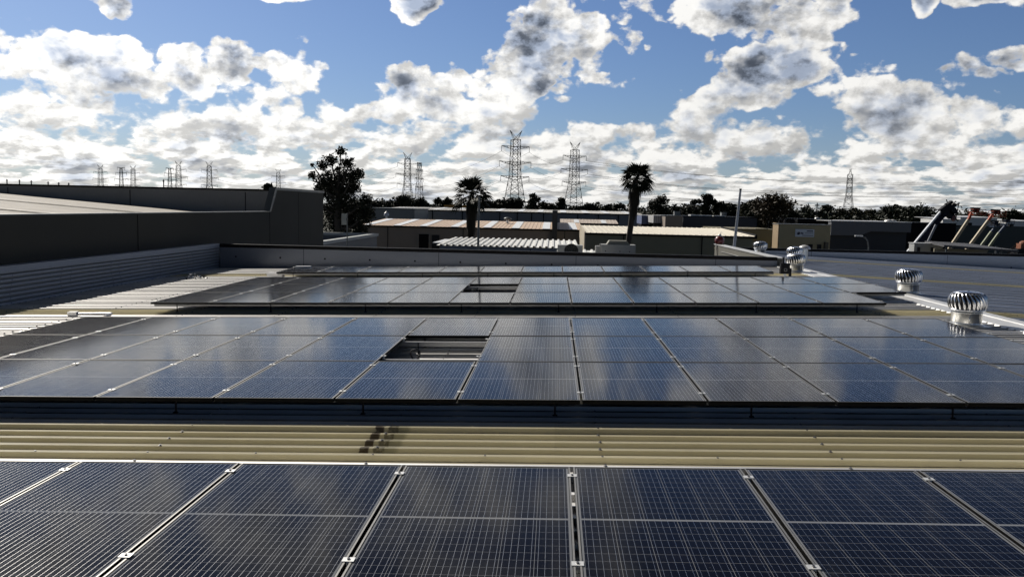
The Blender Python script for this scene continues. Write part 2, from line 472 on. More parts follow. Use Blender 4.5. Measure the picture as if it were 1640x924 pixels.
# ridge capping: two folded leaves, turned down and notched over the ribs on the near side
mb = MB(ROOF)
y0, y1 = RIB0-43*RIB, RIB0+(KL)*RIB
mb.box(XRIDGE-.34, XRIDGE, y0, y1+8.2, ZR+.006, ZR+.010)
for k in range(-42, KL):
    c = RIB0+k*RIB+RIB/2
    mb.add([(XRIDGE-.345, c-.072, ZR+.010), (XRIDGE-.345, c+.072, ZR+.010), (XRIDGE-.375, c+.060, ZR-.028), (XRIDGE-.375, c-.060, ZR-.028)], [(0, 1, 2, 3)])
mb.M = RIGHT
mb.box(.0, .30, y0, y1+8.2, .006, .010)
mb.M = ROOF; mb.tube([(XRIDGE, y0, ZR+.012), (XRIDGE, y1+8.2, ZR+.012)], .012, 6)
part('ridge_capping', mb, M['cap'], warehouse)

# ribbed cladding wall along the left edge
TOPZ = EYE.z-1.29
wx = (ROOF @ Vector((XL, 0, 0))).x
zb = (ROOF @ Vector((XL, 0, ZR-.03))).z
mb = MB(); prof = []
z = TOPZ-.13
nr = 7; pitch = (z-zb-.02)/nr
for i in range(nr):
    z0 = z-i*pitch
    prof += [(wx-.035, z0), (wx-.035, z0-pitch*.30), (wx+.03, z0-pitch*.42), (wx+.03, z0-pitch*.90)]
prof.append((wx-.035, zb+.02)); prof.append((wx-.035, zb-.02))
ya, yb = -3.0, 24.62
n = len(prof)
mb.add([(a, ya, b_) for a, b_ in prof]+[(a, yb, b_) for a, b_ in prof], [(i, i+1, n+i+1, n+i) for i in range(n-1)])
clad = mb; mb = MB(); mb.box(wx-.17, wx+.045, ya, yb, TOPZ-.012, TOPZ)
mb.box(wx+.030, wx+.045, ya, yb, TOPZ-.13, TOPZ-.012)
part('wall_flashing', mb, M['ribwall'], warehouse)
mb = clad; mb.cur = 1
for i in range(nr):
    for j in range(14):
        y = -1+j*1.95+.05*math.sin(i*7.0+j)
        mb.box(wx+.03, wx+.039, y-.02, y+.02, z-i*pitch-pitch*.66, z-i*pitch-pitch*.58)
        mb.box(wx+.0301, wx+.0345, y+.35, y+.352, z-i*pitch-pitch*.82, z-i*pitch-pitch*.42)
part('ribbed_cladding', mb, [M['ribwall'], M['blackcap']], warehouse)

def parapet(x0, x1, y, top, base, capd=.24, caph=.10, seg=4.1, m_='parapet', sgn=1):
    """flat sheet parapet facing the camera along x, with lap joints, rivets and a black capping"""
    mb = MB(); mb.box(x0, x1, y, y+.16, base, top-caph)
    x = x0+seg*.62
    while x < x1:
        mb.box(x-.035, x+.035, y-.004, y-.0005, base, top-caph); x += seg
    mb.cur = 1; x = x0+.5
    while x < x1:
        mb.lathe([(.030, 0), (.026, .010), (.001, .014)], (x, y-.0005, (base*.35+top*.65)-.10), 8, Matrix.Rotation(math.pi/2, 3, 'X')); x += seg/3
    xj = x0+seg*.62+.036
    while xj < x1:
        mb.box(xj, xj+.012, y-.006, y-.001, base, top-caph); xj += seg
    part('parapet_wall', mb, [M[m_], M['blackcap']], warehouse)
    mb = MB(); mb.box(x0, x1, y-.03, y+capd-.03, top-caph, top)
    part('parapet_capping', mb, M['blackcap'], warehouse)
xr = (ROOF @ Vector((6.5, 0, 0))).x
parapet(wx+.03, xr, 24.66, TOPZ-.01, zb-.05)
ZE = EYE.z-1.385
M['parapet_sheen'] = mat('parapet_steel_sky_sheen', (.30, .33, .39), .45, .2, var=.10, vs=.8, fine=.05)  # paler copy of the parapet steel, sky reflection put into the colour
parapet(xr+.25, 32, 33.0, ZE, EYE.z-2.6, seg=5.2, m_='parapet_sheen')
mb = MB()      # return wall between the two parapets
mb.box(xr-.02, xr+.20, 24.84, 34.1, EYE.z-3.4, EYE.z-1.345); part('return_wall', mb, mat('grey_render', (.12, .115, .095), .8, fine=.1), warehouse)
mb = MB(); mb.box(xr-.05, xr+.24, 24.70, 34.15, EYE.z-1.342, EYE.z-1.31); part('return_coping', mb, M['cap'], warehouse)
mb = MB()
mb.box(wx-.15, xr, 24.83, 24.95, GZ, TOPZ-.4); mb.box(xr, 32, 33.17, 33.3, GZ, ZE-.3)
mb.box(wx-.15, wx-.02, -3, 24.9, GZ, TOPZ-.02)
mb.box(wx-.15, 32, -3.1, -3.0, GZ, -.6); mb.box(31.9, 32, -3, 33, GZ, -1.4)
part('outer_wall', mb, M['endwall'], warehouse)

# ------------------------------------------------------------------ solar panels
PW, PL, PT = 0.992, 1.675, 0.035
COLW = 1.012
X0 = 0.21141
def frame_mb():
    mb = MB(); b_ = .012
    mb.box(0, PW, 0, b_, -PT, 0); mb.box(0, PW, PL-b_, PL, -PT, 0)
    mb.box(0, b_, b_, PL-b_, -PT, 0); mb.box(PW-b_, PW, b_, PL-b_, -PT, 0)
    e_ = .0006; mb.cur = 1
    h_, w_ = .006, .009
    mb.box(0, PW, .0, h_, .0001, .0008); mb.box(0, PW, PL-h_, PL, .0001, .0008)
    mb.box(0, w_, h_, PL-h_, .0001, .0008); mb.box(PW-w_, PW, h_, PL-h_, .0001, .0008)
    return mb.mesh('frame', [M['frame'], M['frametop']])
def lam_mb():
    mb = MB(); e = .0118; mb.box(e, PW-e, e, PL-e, -.008, -.0025)
    return mb.mesh('cell_laminate', M['cells'])
def clamp_mb(wide=.034):
    mb = MB(); mb.box(-wide/2-.010, wide/2+.010, -.022, .022, .0008, .0045)
    mb.box(-.008, .008, -.022, .022, -.03, .0008)
    mb.cur = 1; mb.lathe([(.0075, .0045), (.0075, .011), (.0035, .0112), (.0033, .007), (.0005, .007)], (0, 0, 0), 8)
    return mb.mesh('clamp', [M['alu'], M['bolt']])
ME_F, ME_L, ME_C = frame_mb(), lam_mb(), clamp_mb()
CLAMPS = [0.27, 1.44]
def panel(x, y, label, group, cl=CLAMPS, left=False, tilt=0.0, z=0.0, nocl=False):
    jr = random.Random(hash((round(x, 2), round(y, 2))) & 0xffff)
    J = Matrix.Rotation(R_(jr.uniform(-.10, .10)), 4, 'X') @ Matrix.Rotation(R_(jr.uniform(-.08, .08)), 4, 'Y')
    Mx = ROOF @ Matrix.Translation((x, y, z)) @ Matrix.Rotation(tilt, 4, 'X') @ J
    o = thing('solar_panel', label, 'solar panel', group=group, M=Mx)
    put('frame', ME_F, o); put('cell_laminate', ME_L, o)
    for c in cl:
        k = put('clamp', ME_C, o); k.location = (PW+.010, c, 0)
        if left:
            k = put('clamp', ME_C, o); k.location = (-.010, c, 0)
    return o
def nth(n): return ['', 'first', 'second', 'third', 'fourth', 'fifth', 'sixth', 'seventh', 'eighth', 'ninth', 'tenth', 'eleventh', 'twelfth', 'thirteenth'][n]

A1Y = 4.86965-PL
cols = list(range(-5, 4))
for i, c in enumerate(cols):
    where = {0: 'leftmost and barely in view', len(cols)-1: 'rightmost'}.get(i, f'{nth(i+1)} from the left')
    panel(X0-.11367+c*COLW+.010, A1Y, f'large dark solar panel in the nearest row, {where}', 'solar panels in the nearest row', cl=[.305, 1.51], left=(i == 0))
A2Y = 6.60858
rown = ['front', 'middle', 'back']
def offslot(c):
    if c == -2: return 'in line with the slot'
    if c == -3: return 'first column left of the slot'
    if c == -1: return 'first column right of the slot'
    return f'{nth(-2-c)} column left of the slot' if c < -2 else f'{nth(c+2)} column right of the slot'
for r in range(3):
    for c in range(-7, 5):
        if r == 1 and c == -2: continue
        panel(X0+c*COLW+.010, A2Y+r*(PL+.020), f'solar panel in the {rown[r]} row of the nearer block, {offslot(c)}',
              'solar panels in the nearer three-row block', left=(c == -7) or (r == 1 and c == -1))
A3Y = 13.54475
for r in range(3):
    for c in range(-7, 5 if r == 0 else 6):
        if r == 1 and c == -2: continue
        panel(X0+.05792+c*COLW+.010, A3Y+r*(PL+.020), f'solar panel in the {rown[r]} row of the farther block, {offslot(c)}',
              'solar panels in the farther three-row block', left=(c == -7))
A4Y = 20.15
for i, c in enumerate(range(-7, 5)):
    where = {0: 'at its left end by the cable tray', 11: 'at its right end by the ridge vent'}.get(i, f'{nth(i+1)} from its left end')
    panel(X0-.03+c*COLW+.010, A4Y, f'solar panel in the lone far row, {where}', 'solar panels in the lone far row', left=(c == -7), tilt=R_(.8))

# aluminium rails under the panels
def rail(y, x0, x1, label, z=-PT, T=None):
    o = thing('mounting_rail', label, 'rail', group='aluminium rails under the solar panels', M=ROOF @ Matrix.Translation((x0, y, z)))
    mb = MB(); L_ = x1-x0
    mb.box(0, L_, -.020, .020, -.012, -.001); mb.box(0, L_, -.020, -.014, -.052, -.0121); mb.box(0, L_, .014, .020, -.052, -.0121)
    mb.box(0, L_, -.020, .020, -.058, -.0521)
    put('rail_profile', mb.mesh('rail_profile', M['railm']), o)
    fm = MB(); fm.cur = 1; fm.box(-.008, .008, -.025, -.0205, -.154, -.012); fm.box(-.02, .02, -.05, -.0205, -.1545, -.149)
    fm.cur = 1; fm.lathe([(.009, -.149), (.009, -.140), (.0005, -.139)], (0, -.05, 0), 6)
    me = fm.mesh('foot', [M['alu'], M['black']])
    x = .4
    while x < L_:
        f = put('foot', me, o); f.location = (x, 0, 0); x += 1.63
A1L = X0-.11367-5*COLW
for k, c in enumerate((.305, 1.51)):
    rail(A1Y+c, A1L-.05, A1L+9*COLW+.1, f'{["near", "far"][k]} aluminium rail under the nearest row of solar panels')
for r in range(3):
    for k, c in enumerate(CLAMPS):
        rail(A2Y+r*(PL+.02)+c, X0-7*COLW-.05, X0+5*COLW+.06, f'{["nearer", "farther"][k]} aluminium rail under the {rown[r]} row of the nearer three-row block')
        rail(A3Y+r*(PL+.02)+c, X0+.058-7*COLW-.05, X0+.058+(5 if r == 0 else 6)*COLW+.06, f'{["nearer", "farther"][k]} aluminium rail under the {rown[r]} row of the farther three-row block')
for k, c in enumerate(CLAMPS):
    rail(A4Y+c, X0-.03-7*COLW-.05, X0-.03+5*COLW+.06, f'{["nearer", "farther"][k]} aluminium rail under the lone far row of solar panels', z=-PT+c*math.sin(R_(.8))-.002)

# loop of cable and connectors in the empty slot of each block
for nm, yy_, lab in (('cable_loop', A2Y+PL+.02, 'black coiled cable loop standing in the empty slot of the nearer block'),
                     ('cable_loop', A3Y+PL+.02, 'black coiled cable loop standing in the empty slot of the farther block')):
    cx, cy_, cz = X0-2*COLW+.24, yy_+.80, -.16
    mb = MB(ROOF)
    for q in range(3):
        mb.tube([(cx+.052*math.cos(a)+.004*q, cy_+.012*q+.01*math.sin(a*2), cz+.085+.058*math.sin(a)) for a in [2*math.pi*i/20 for i in range(21)]], .0045, 6)
    o = thing(nm, lab, 'cable', group='cable loops in the empty slots', M=ROOF @ Matrix.Translation((cx, cy_, cz)))
    part('cable', mb, M['cable'], o, True)
    mb = MB(ROOF); mb.box(cx-.06, cx+.05, cy_-.03, cy_+.04, cz-.02, cz+.032); mb.box(cx-.08, cx-.061, cy_-.01, cy_+.015, cz-.01, cz+.015)
    mb.box(cx+.0501, cx+.30, cy_-.004, cy_+.004, cz-.01, cz-.002)
    part('connector_block', mb, M['black'], o)

# ------------------------------------------------------------------ roof vents
def turbine(Mw, label, base_h=.235, s=1.0):
    o = thing('turbine_vent', label, 'roof vent', group='spinning turbine vents along the ridge', M=Mw)
    fl = MB(); fl.box(-.31, .31, -.29, .29, .0, .006); fl.lathe([(.30, .006), (.262, .03), (.258, .05)], n=40)
    put('flashing', fl.mesh('flashing', M['galv2']), o)
    b_ = MB(); b_.lathe([(.255, .0), (.255, base_h-.03), (.262, base_h-.03), (.262, base_h-.012), (.25, base_h-.012), (.25, base_h+.01)], n=48)
    b_.box(.254, .262, -.010, .010, .02, base_h-.03, Matrix.Rotation(R_(-105), 3, 'Z')); b_.box(.254, .260, -.006, .006, .02, base_h-.03, Matrix.Rotation(R_(-60), 3, 'Z'))
    put('throat', b_.mesh('throat', M['galv2'], smooth=True), o)
    ring = MB(); ring.lathe([(.27, base_h+.012), (.300, base_h+.015), (.300, base_h+.037), (.272, base_h+.042)], n=48)
    put('collar', ring.mesh('collar', M['galv'], smooth=True), o)
    inn = MB(); inn.lathe([(.215, base_h+.02), (.235, base_h+.15), (.17, base_h+.27), (.01, base_h+.275)], n=24)
    put('inner_drum', inn.mesh('inner_drum', M['dark_in']), o)
    NV, H = 24, .285
    vn = MB()
    for i in range(NV):
        a0 = 2*math.pi*i/NV; vs = []; n_ = 9
        for j in range(n_+1):
            t = j/n_
            ph = R_(-42+112*t)
            r = .198+.128*math.cos(ph)
            zz = base_h+.035+.163*(math.sin(ph)+.669)
            a = a0-.30*t*t-.02*t
            vs += [(r*math.cos(a), r*math.sin(a), zz), ((r*1.0+.006)*math.cos(a-.075), (r+.006)*math.sin(a-.075), zz+.001), ((r-.034)*math.cos(a-.165), (r-.034)*math.sin(a-.165), zz-.002)]
        vn.add(vs, [(j*3+q, j*3+q+1, (j+1)*3+q+1, (j+1)*3+q) for j in range(n_) for q in range(2)])
    put('vanes', vn.mesh('vanes', M['galv'], smooth=True), o)
    tp = MB(); tp.lathe([(.246, base_h+.288), (.248, base_h+.298), (.19, base_h+.316), (.08, base_h+.327), (.001, base_h+.329)], n=40)
    put('top_plate', tp.mesh('top_plate', M['galv'], smooth=True), o)
    nu = MB(); nu.lathe([(.018, base_h+.32), (.018, base_h+.338), (.001, base_h+.34)], n=6)
    put('top_nut', nu.mesh('top_nut', M['bolt']), o)
    return o
def on_left(x, y): return ROOF @ Matrix.Translation((x, y, ZR+.004))
def on_right(x, y): return RIGHT @ Matrix.Translation((x, y, .004))
upright = lambda Mx, rz=0: Matrix.Translation(Mx.translation) @ Matrix.Rotation(rz, 4, 'Z')
VS = Matrix.Diagonal((.80, .80, .88, 1))
v1 = turbine(upright(on_left(6.00, 12.35)) @ VS, 'biggest and nearest shiny turbine vent, at the back right corner of the nearer panel block')
recopy(v1, 'turbine_vent', 'shiny turbine vent just behind the right corner of the farther panel block', upright(on_right(.35, 17.1), .3) @ VS)
recopy(v1, 'turbine_vent', 'shiny turbine vent beside the black isolator at the end of the lone far row', upright(on_left(6.38, 22.4), .7) @ VS)
recopy(v1, 'turbine_vent', 'turbine vent half hidden behind another, with an orange and white sticker on its throat', upright(on_right(1.05, 27.6), 1.1) @ VS)
recopy(v1, 'turbine_vent', 'farthest small turbine vent behind the grey return wall near the tilted pole', upright(on_right(.93, 31.7), 1.6) @ VS)
o = [q for q in bpy.data.objects if q.name.startswith('turbine_vent') and q.get('label', '').startswith('turbine vent half')][0]
ROOTM[o.name] = upright(on_right(1.05, 27.6), 1.1) @ VS
c = ROOTM[o.name].translation
st = MB()
def cyl_patch(mb, c, r, a0, a1, z0, z1, n=6):
    vs = [(c.x+r*math.cos(a0+(a1-a0)*i/n), c.y+r*math.sin(a0+(a1-a0)*i/n), c.z+z) for i in range(n+1) for z in (z0, z1)]
    mb.add(vs, [(2*i, 2*i+2, 2*i+3, 2*i+1) for i in range(n)])
cyl_patch(st, c, .2085, R_(-150), R_(-100), .115, .195)
lb = part('sticker', st, mat('orange_sticker', (.75, .14, .05), .5), o)
st = MB(); cyl_patch(st, c, .2085, R_(-150), R_(-100), .03, .113)
part('sticker', st, mat('white_sticker', (.75, .74, .72), .5), o)
mv = thing('mushroom_vent', 'small domed mushroom vent poking up behind the turbine vents', 'roof vent', M=upright(on_right(1.65, 28.6)))
cc = ROOTM[mv.name].translation
mb = MB(); mb.lathe([(.12, 0), (.12, .42)], cc, 20); part('pipe', mb, M['galv2'], mv, True)
mb = MB(); mb.lathe([(.13, .40), (.20, .40), (.20, .43), (.16, .49), (.08, .53), (.001, .545)], cc, 24); part('cowl', mb, M['cap'], mv, True)

# ------------------------------------------------------------------ small things on our roof
def rmat(x, y, z=ZR): return ROOF @ Matrix.Translation((x, y, z))
o = thing('isolator_box', 'black electrical isolator box on a bracket at the right end of the lone far row', 'electrical box', M=upright(rmat(5.62, 20.6)))
c = ROOTM[o.name].translation
mb = MB(); mb.box(c.x-.03, c.x+.03, c.y-.02, c.y+.02, c.z, c.z+.14); mb.box(c.x-.16, c.x+.16, c.y-.06, c.y+.06, c.z, c.z+.012); part('bracket', mb, M['alu'], o)
mb = MB(); mb.box(c.x-.12, c.x+.10, c.y-.07, c.y+.06, c.z+.10, c.z+.36); mb.box(c.x-.09, c.x+.07, c.y-.085, c.y-.0705, c.z+.13, c.z+.33)
mb.box(c.x+.1005, c.x+.15, c.y-.04, c.y+.04, c.z+.04, c.z+.24); part('housing', mb, M['black'], o)
mb = MB(); mb.box(c.x-.07, c.x-.03, c.y-.02, c.y+.03, c.z+.36, c.z+.50); part('gland', mb, M['black'], o)
mb = MB()
for (a, b_) in (((-.045, .17), (.025, .17)), ((-.045, .23), (.025, .23))): mb.box(c.x+a[0], c.x+b_[0], c.y-.090, c.y-.0855, c.z+a[1]-.006, c.z+a[1]+.006)
mb.box(c.x-.046, c.x-.036, c.y-.090, c.y-.0855, c.z+.17, c.z+.23); mb.box(c.x+.016, c.x+.026, c.y-.090, c.y-.0855, c.z+.17, c.z+.23)
part('label_plate', mb, mat('grey_label', (.3, .3, .3), .6), o)
mb = MB(ROOF)
mb.box(-7.35, -6.95, 20.75, 20.95, ZR+.01, ZR+.13)
lone('cable_tray', mb, M['cap'], 'longer pale covered cable tray lying left of the lone far row', 'cable tray', 'pale cable trays')
mb = MB(ROOF); mb.box(-6.85, -6.45, 21.5, 21.66, ZR+.01, ZR+.24)
lone('cable_tray', mb, M['cap'], 'short upright pale cable tray behind the left end of the lone far row', 'cable tray', 'pale cable trays')
mb = MB(ROOF); mb.tube([(-7.9, 13.25, ZR+.03), (-7.35, 13.3, ZR+.03), (-7.3, 13.0, ZR+.03)], .022, 8); mb.box(-8.05, -7.9, 13.2, 13.3, ZR, ZR+.07)
lone('conduit', mb, M['cap'], 'short grey conduit with a junction box on the pale ribs at the left', 'conduit')
mb = MB(); rr = random.Random(5); p = ROOF @ Vector((-9.1, 20.6, ZR+.04))
for i in range(60):
    q = p+Vector((rr.gauss(0, .13), rr.gauss(0, .08), abs(rr.gauss(0, .035))-.03)); e = [Vector((rr.uniform(-.06, .06), rr.uniform(-.06, .06), rr.uniform(-.04, .04))) for _ in range(3)]
    mb.add([q+e[0], q+e[1], q+e[2]], [(0, 1, 2)])
lone('foil_scrap', mb, M['galv'], 'crumpled shiny foil scrap lying against the ribbed cladding', 'scrap')

# ------------------------------------------------------------------ poles beyond the parapet
def zr(rel): return EYE.z+rel
o = at(767.5, 314, 27.0)
pl = thing('mast', 'slim upright grey mast standing in front of the bushy left palm', 'pole', (o.x, 27.0, GZ))
mb = MB(); mb.tube([(o.x-.03, 27.0, GZ), (o.x, 27.0, o.z)], [.055, .034], 10); part('mast_tube', mb, M['coping'], pl)
mb = MB(); mb.tube([(o.x, 27.0, o.z-.02), (o.x, 27.0, o.z+.02)], .04, 10); part('mast_cap', mb, M['blackcap'], pl)
a, b_ = at(1186, 304, 34.9), at(1176, 394, 34.9)
d = (b_-a).normalized()
pl = thing('light_pole', 'leaning pale grey pole behind the corner of the return wall', 'pole', (b_+d*2.5))
mb = MB(); mb.tube([a, b_+d*3], [.045, .085], 12); part('pole_tube', mb, mat('pole_paint', (.33, .34, .36), .45, .3), pl)
mb = MB(); mb.tube([a-d*.04, a+d*.02], .05, 12); part('pole_cap', mb, M['blackcap'], pl)
# floodlight box on a thin pole
a = at(551.5, 351, 40.0)
pl = thing('area_light', 'narrow white box light on a thin pole before the eucalyptus', 'light', (a.x+.12, 40, GZ))
mb = MB(); mb.tube([(a.x+.12, 40.08, GZ), (a.x+.12, 40.08, a.z+.3)], .03, 8); part('pole', mb, M['coping'], pl)
mb = MB(); mb.box(a.x-.13, a.x+.09, 39.95, 40.04, a.z-.28, a.z+.26); part('lamp_head', mb, mat('white_enamel', (.42, .43, .40), .5), pl)
mb = MB(); mb.box(a.x+.09, a.x+.14, 40.0, 40.05, a.z-.05, a.z+.05); part('bracket', mb, M['coping'], pl)
# red canister on the coping
xc = xr+.09; yc = 33.75; zc = EYE.z-1.31
o = thing('red_beacon', 'round red beacon with a pale cap on the corner of the return wall', 'beacon', (xc, yc, zc))
mb = MB(); mb.lathe([(.10, 0), (.17, .03), (.19, .12), (.185, .22), (.13, .30), (.07, .32), (.01, .325)], (xc, yc, zc), 24); part('body', mb, mat('red_enamel', (.14, .012, .012), .35, coat=.5), o, True)
mb = MB(); mb.lathe([(.06, .32), (.075, .34), (.06, .39), (.01, .40)], (xc, yc, zc), 16); mb.tube([(xc+.02, yc, zc+.38), (xc+.05, yc, zc+.50)], .012, 6); part('cap', mb, M['cap'], o, True)
mb = MB(); mb.tube([(xc-.12, yc-.05, zc+.03), (xc-.16, yc-.35, zc-.12), (xc-.145, yc-.6, zc-.75)], .022, 6); part('strut', mb, M['black'], o)

# ------------------------------------------------------------------ neighbouring buildings
def sheet_slope(mb, x0, x1, ya, za, yb, zb_, rib=.35, h=.03, w=.09):
    """ribbed roof falling along y, from (ya, za) to (yb, zb_)"""
    xs = []; x = x0
    while x < x1-1e-6:
        xs += [(x, 0), (x+rib-w, 0), (x+rib-w+.015, h), (x+rib-.015, h)]; x += rib
    xs.append((x, 0)); n = len(xs)
    mb.add([(a, ya, za+b_) for a, b_ in xs]+[(a, yb, zb_+b_) for a, b_ in xs], [(i, i+1, n+i+1, n+i) for i in range(n-1)])

# the long dark building on the left
LB = thing('factory_building', 'long dark grey sheet clad building with a pale ribbed roof along the left side', 'building', (-22, 15, GZ))
wX = -10.62
mb = MB()
TL, THI = EYE.z-.38, EYE.z+.50
mb.prism([(wX, -8, GZ), (wX, 37.6, GZ), (wX, 37.6, THI), (wX, 31.15, THI), (wX, 30.45, TL), (wX, -8, TL)], (-.14, 0, 0))
part('side_wall', mb, M['greywall'], LB)
mb = MB()
for y in (-1.0, 6.6, 14.2, 20.6, 30.4): mb.box(wX+.001, wX+.010, y, y+.03, GZ, TL-.02)
for y in (33.9,): mb.box(wX+.001, wX+.006, y, y+.012, GZ, THI-.02)
part('wall_joints', mb, M['blackcap'], LB)
mb = MB()
mb.box(wX-.20, wX+.02, -8, 30.35, TL+.001, TL+.030)
mb.prism([(wX+.02, 30.35, TL+.002), (wX+.02, 31.05, THI+.04), (wX+.02, 37.7, THI+.04), (wX+.02, 37.7, THI-.06), (wX+.02, 31.22, THI-.06), (wX+.02, 30.52, TL+.002)], (-.24, 0, 0))
part('wall_coping', mb, M['coping'], LB)
mb = MB(); mb.box(-60, wX-.25, 37.45, 37.62, GZ, THI-.02); part('end_wall', mb, M['endwall'], LB)
mb = MB()
for x in (-38, -31.7, -25.4, -19.6, -14.2): mb.box(x, x+.03, 37.435, 37.449, EYE.z-.7, THI-.1)
part('end_wall_joints', mb, M['blackcap'], LB)
mb = MB(); mb.box(-60, wX-.25, 37.38, 37.70, THI-.019, THI+.06); part('end_capping', mb, M['blackcap'], LB)
# its roof: falls towards us, ribs across
rz = lambda x: EYE.z-.90+(-.068)*(x-wX)
mb = MB(); y = -8; rows = []
while y < 37.3: rows += [(y, 0), (y+.30, 0), (y+.33, .004), (y+.40, .004), (y+.45, 0)]; y += .45
n = len(rows); xa, xb_ = -36, wX-.15
mb.add([(xb_, a, rz(xb_)+b_) for a, b_ in rows]+[(xa, a, rz(xa)+b_) for a, b_ in rows], [(i, i+1, n+i+1, n+i) for i in range(n-1)])
part('roof', mb, M['litroof'], LB)
mb = MB()
for y, w in ((31.0, .35), (25.2, .35)):
    mb.prism([(xb_, y, rz(xb_)+.034), (xb_, y+w, rz(xb_)+.034), (xa, y+w, rz(xa)+.034), (xa, y, rz(xa)+.034)], (0, 0, .012))
part('lap_strips', mb, mat('brown_lap', (.16, .13, .09), .6), LB)

# small blue grey building
c0, c1 = -20.5, -13.4
zt = zr(-2.20)
SB = thing('plant_room', 'low blue grey walled building with pale coping, right of the dark factory', 'building', ((c0+c1)/2, 54, GZ))
cs = (lambda nm, col, r=.6: mat(nm, col, r, var=.12, vs=.8))
mb = MB(); mb.box(c1-.15, c1, 47, 62, GZ, zt-.2); mb.box(c0, c1-.16, 61.85, 62, GZ, zt-.2); mb.box(c0, c1-.16, 47, 47.15, GZ, zt-.2); mb.box(c0, c0+.15, 47.2, 61.8, GZ, zt-.2)
part('wall', mb, cs('bluegrey_wall', (.13, .14, .155)), SB)
mb = MB(); mb.box(c1-.30, c1+.10, 46.9, 62.1, zt-.199, zt); mb.box(c0-.1, c1-.31, 61.75, 62.1, zt-.199, zt-.001); mb.box(c0-.1, c1-.31, 46.9, 47.3, zt-.199, zt-.001)
part('coping', mb, cs('pale_coping', (.40, .42, .42)), SB)
mb = MB(); mb.box(c0+.15, c1-.31, 47.3, 61.75, zt-.75, zt-.7); part('roof', mb, cs('dull_roof', (.10, .11, .12)), SB)

# white ribbed lean-to and the lower white roof beside it
LT = thing('white_shed', 'low shed with a brilliant white deeply ribbed roof just beyond the end parapet', 'building', (-2, 43, GZ))
mb = MB(); sheet_slope(mb, -5.75, 1.1, 40.0, zr(-1.92), 46.3, zr(-1.80), .30, .07, .13); part('roof', mb, mat('white_roof', (.74, .74, .72), .5, var=.1, vs=1, fine=.06), LT)
mb = MB(); mb.box(-5.6, 1.0, 40.2, 40.3, GZ, zr(-1.95)); mb.box(.9, 1.0, 40.31, 46.1, GZ, zr(-1.95)); mb.box(-5.6, -5.5, 40.31, 46.1, GZ, zr(-1.95)); part('wall', mb, cs('slate_wall', (.15, .175, .22)), LT)
mb = MB(); mb.box(-6.15, -5.76, 41.5, 46.1, zr(-1.90), zr(-1.86)); part('awning', mb, M['cap'], LT)
mb = MB(); mb.box(-3.6, -3.57, 40.16, 40.195, GZ, zr(-2.0)); mb.box(-1.2, -1.17, 40.16, 40.195, GZ, zr(-2.0)); part('downpipe', mb, M['blackcap'], LT)
L2 = thing('low_annex', 'low annex with a white ribbed roof between the two air conditioners', 'building', (3, 37, GZ))
mb = MB(); sheet_slope(mb, .1, 3.0, 34.6, zr(-2.15), 39.6, zr(-1.98), .34, .06, .12); part('roof', mb, mat('white_roof_low', (.70, .70, .68), .5), L2)
mb = MB(); mb.box(.2, 2.9, 34.8, 39.5, GZ, zr(-2.17)); part('wall', mb, M['endwall'], L2)

def ac_unit(x0, x1, y, z0, z1, label, lid=False, fan=False):
    o = thing('air_conditioner', label, 'air conditioner', ((x0+x1)/2, y, z0), 'rooftop air conditioners')
    w = x1-x0; g_ = mat('ac_casing', (.34, .345, .34), .55, var=.1, vs=3)
    mb = MB(); mb.box(x0, x1, y-.35, y+.45, z0+.06, z1); part('casing', mb, g_, o)
    mb = MB(); mb.box(x0-.02, x1+.02, y-.38, y+.48, z0, z0+.059); part('base_tray', mb, M['blackcap'], o)
    if lid:
        mb = MB(); T = [(x0+.25, z1), (x1-.22, z1), (x1-.38, z1+.17), (x0+.36, z1+.17)]
        mb.prism([(a, y-.25, b_) for a, b_ in T], (0, .6, 0)); part('lid', mb, mat('ac_lid', (.25, .24, .20), .6), o)
        mb = MB(); mb.box(x0-.22, x0-.02, y-.1, y+.3, z0, z1-.08); mb.box(x0-.06, x0-.005, y-.2, y-.12, z0+.1, z1+.03); part('duct', mb, g_, o)
        mb = MB()
        for xx in (x0+.2, x0+w*.55, x1-.25): mb.box(xx-.02, xx+.02, y-.358, y-.351, z0+.25, z0+.29)
        part('fasteners', mb, M['blackcap'], o)
    if fan:
        xf = x0+w*.55; T = Matrix.Rotation(math.pi/2, 3, 'X')
        mb = MB(); mb.lathe([(.001, .008), (.30, .008), (.31, .0)], (xf, y-.352, z0+.28), 28, T); part('fan_hole', mb, M['dark_in'], o)
        mb = MB()
        for r_ in (.08, .15, .22, .29): mb.tube([(xf+r_*math.cos(t*math.pi/12), y-.37, z0+.28+r_*math.sin(t*math.pi/12)) for t in range(25)], .005, 4)
        for t in range(6): mb.tube([(xf-.3*math.cos(t*math.pi/6), y-.372, z0+.28-.3*math.sin(t*math.pi/6)), (xf+.3*math.cos(t*math.pi/6), y-.372, z0+.28+.3*math.sin(t*math.pi/6))], .004, 4)
        part('fan_guard', mb, M['coping'], o)
p0, p1 = at(893, 392, 37.0), at(933, 392, 37.0)
ac_unit(p0.x, p1.x, 37.0, zr(-2.14), p0.z, 'smaller grey air conditioner with a round fan, in front of the white shed', fan=True)
p0, p1 = at(962, 391, 36.0), at(1017, 391, 36.0)
ac_unit(p0.x, p1.x, 36.0, zr(-2.06), p0.z, 'bigger grey air conditioner with a sloped lid, under the right palm', lid=True)

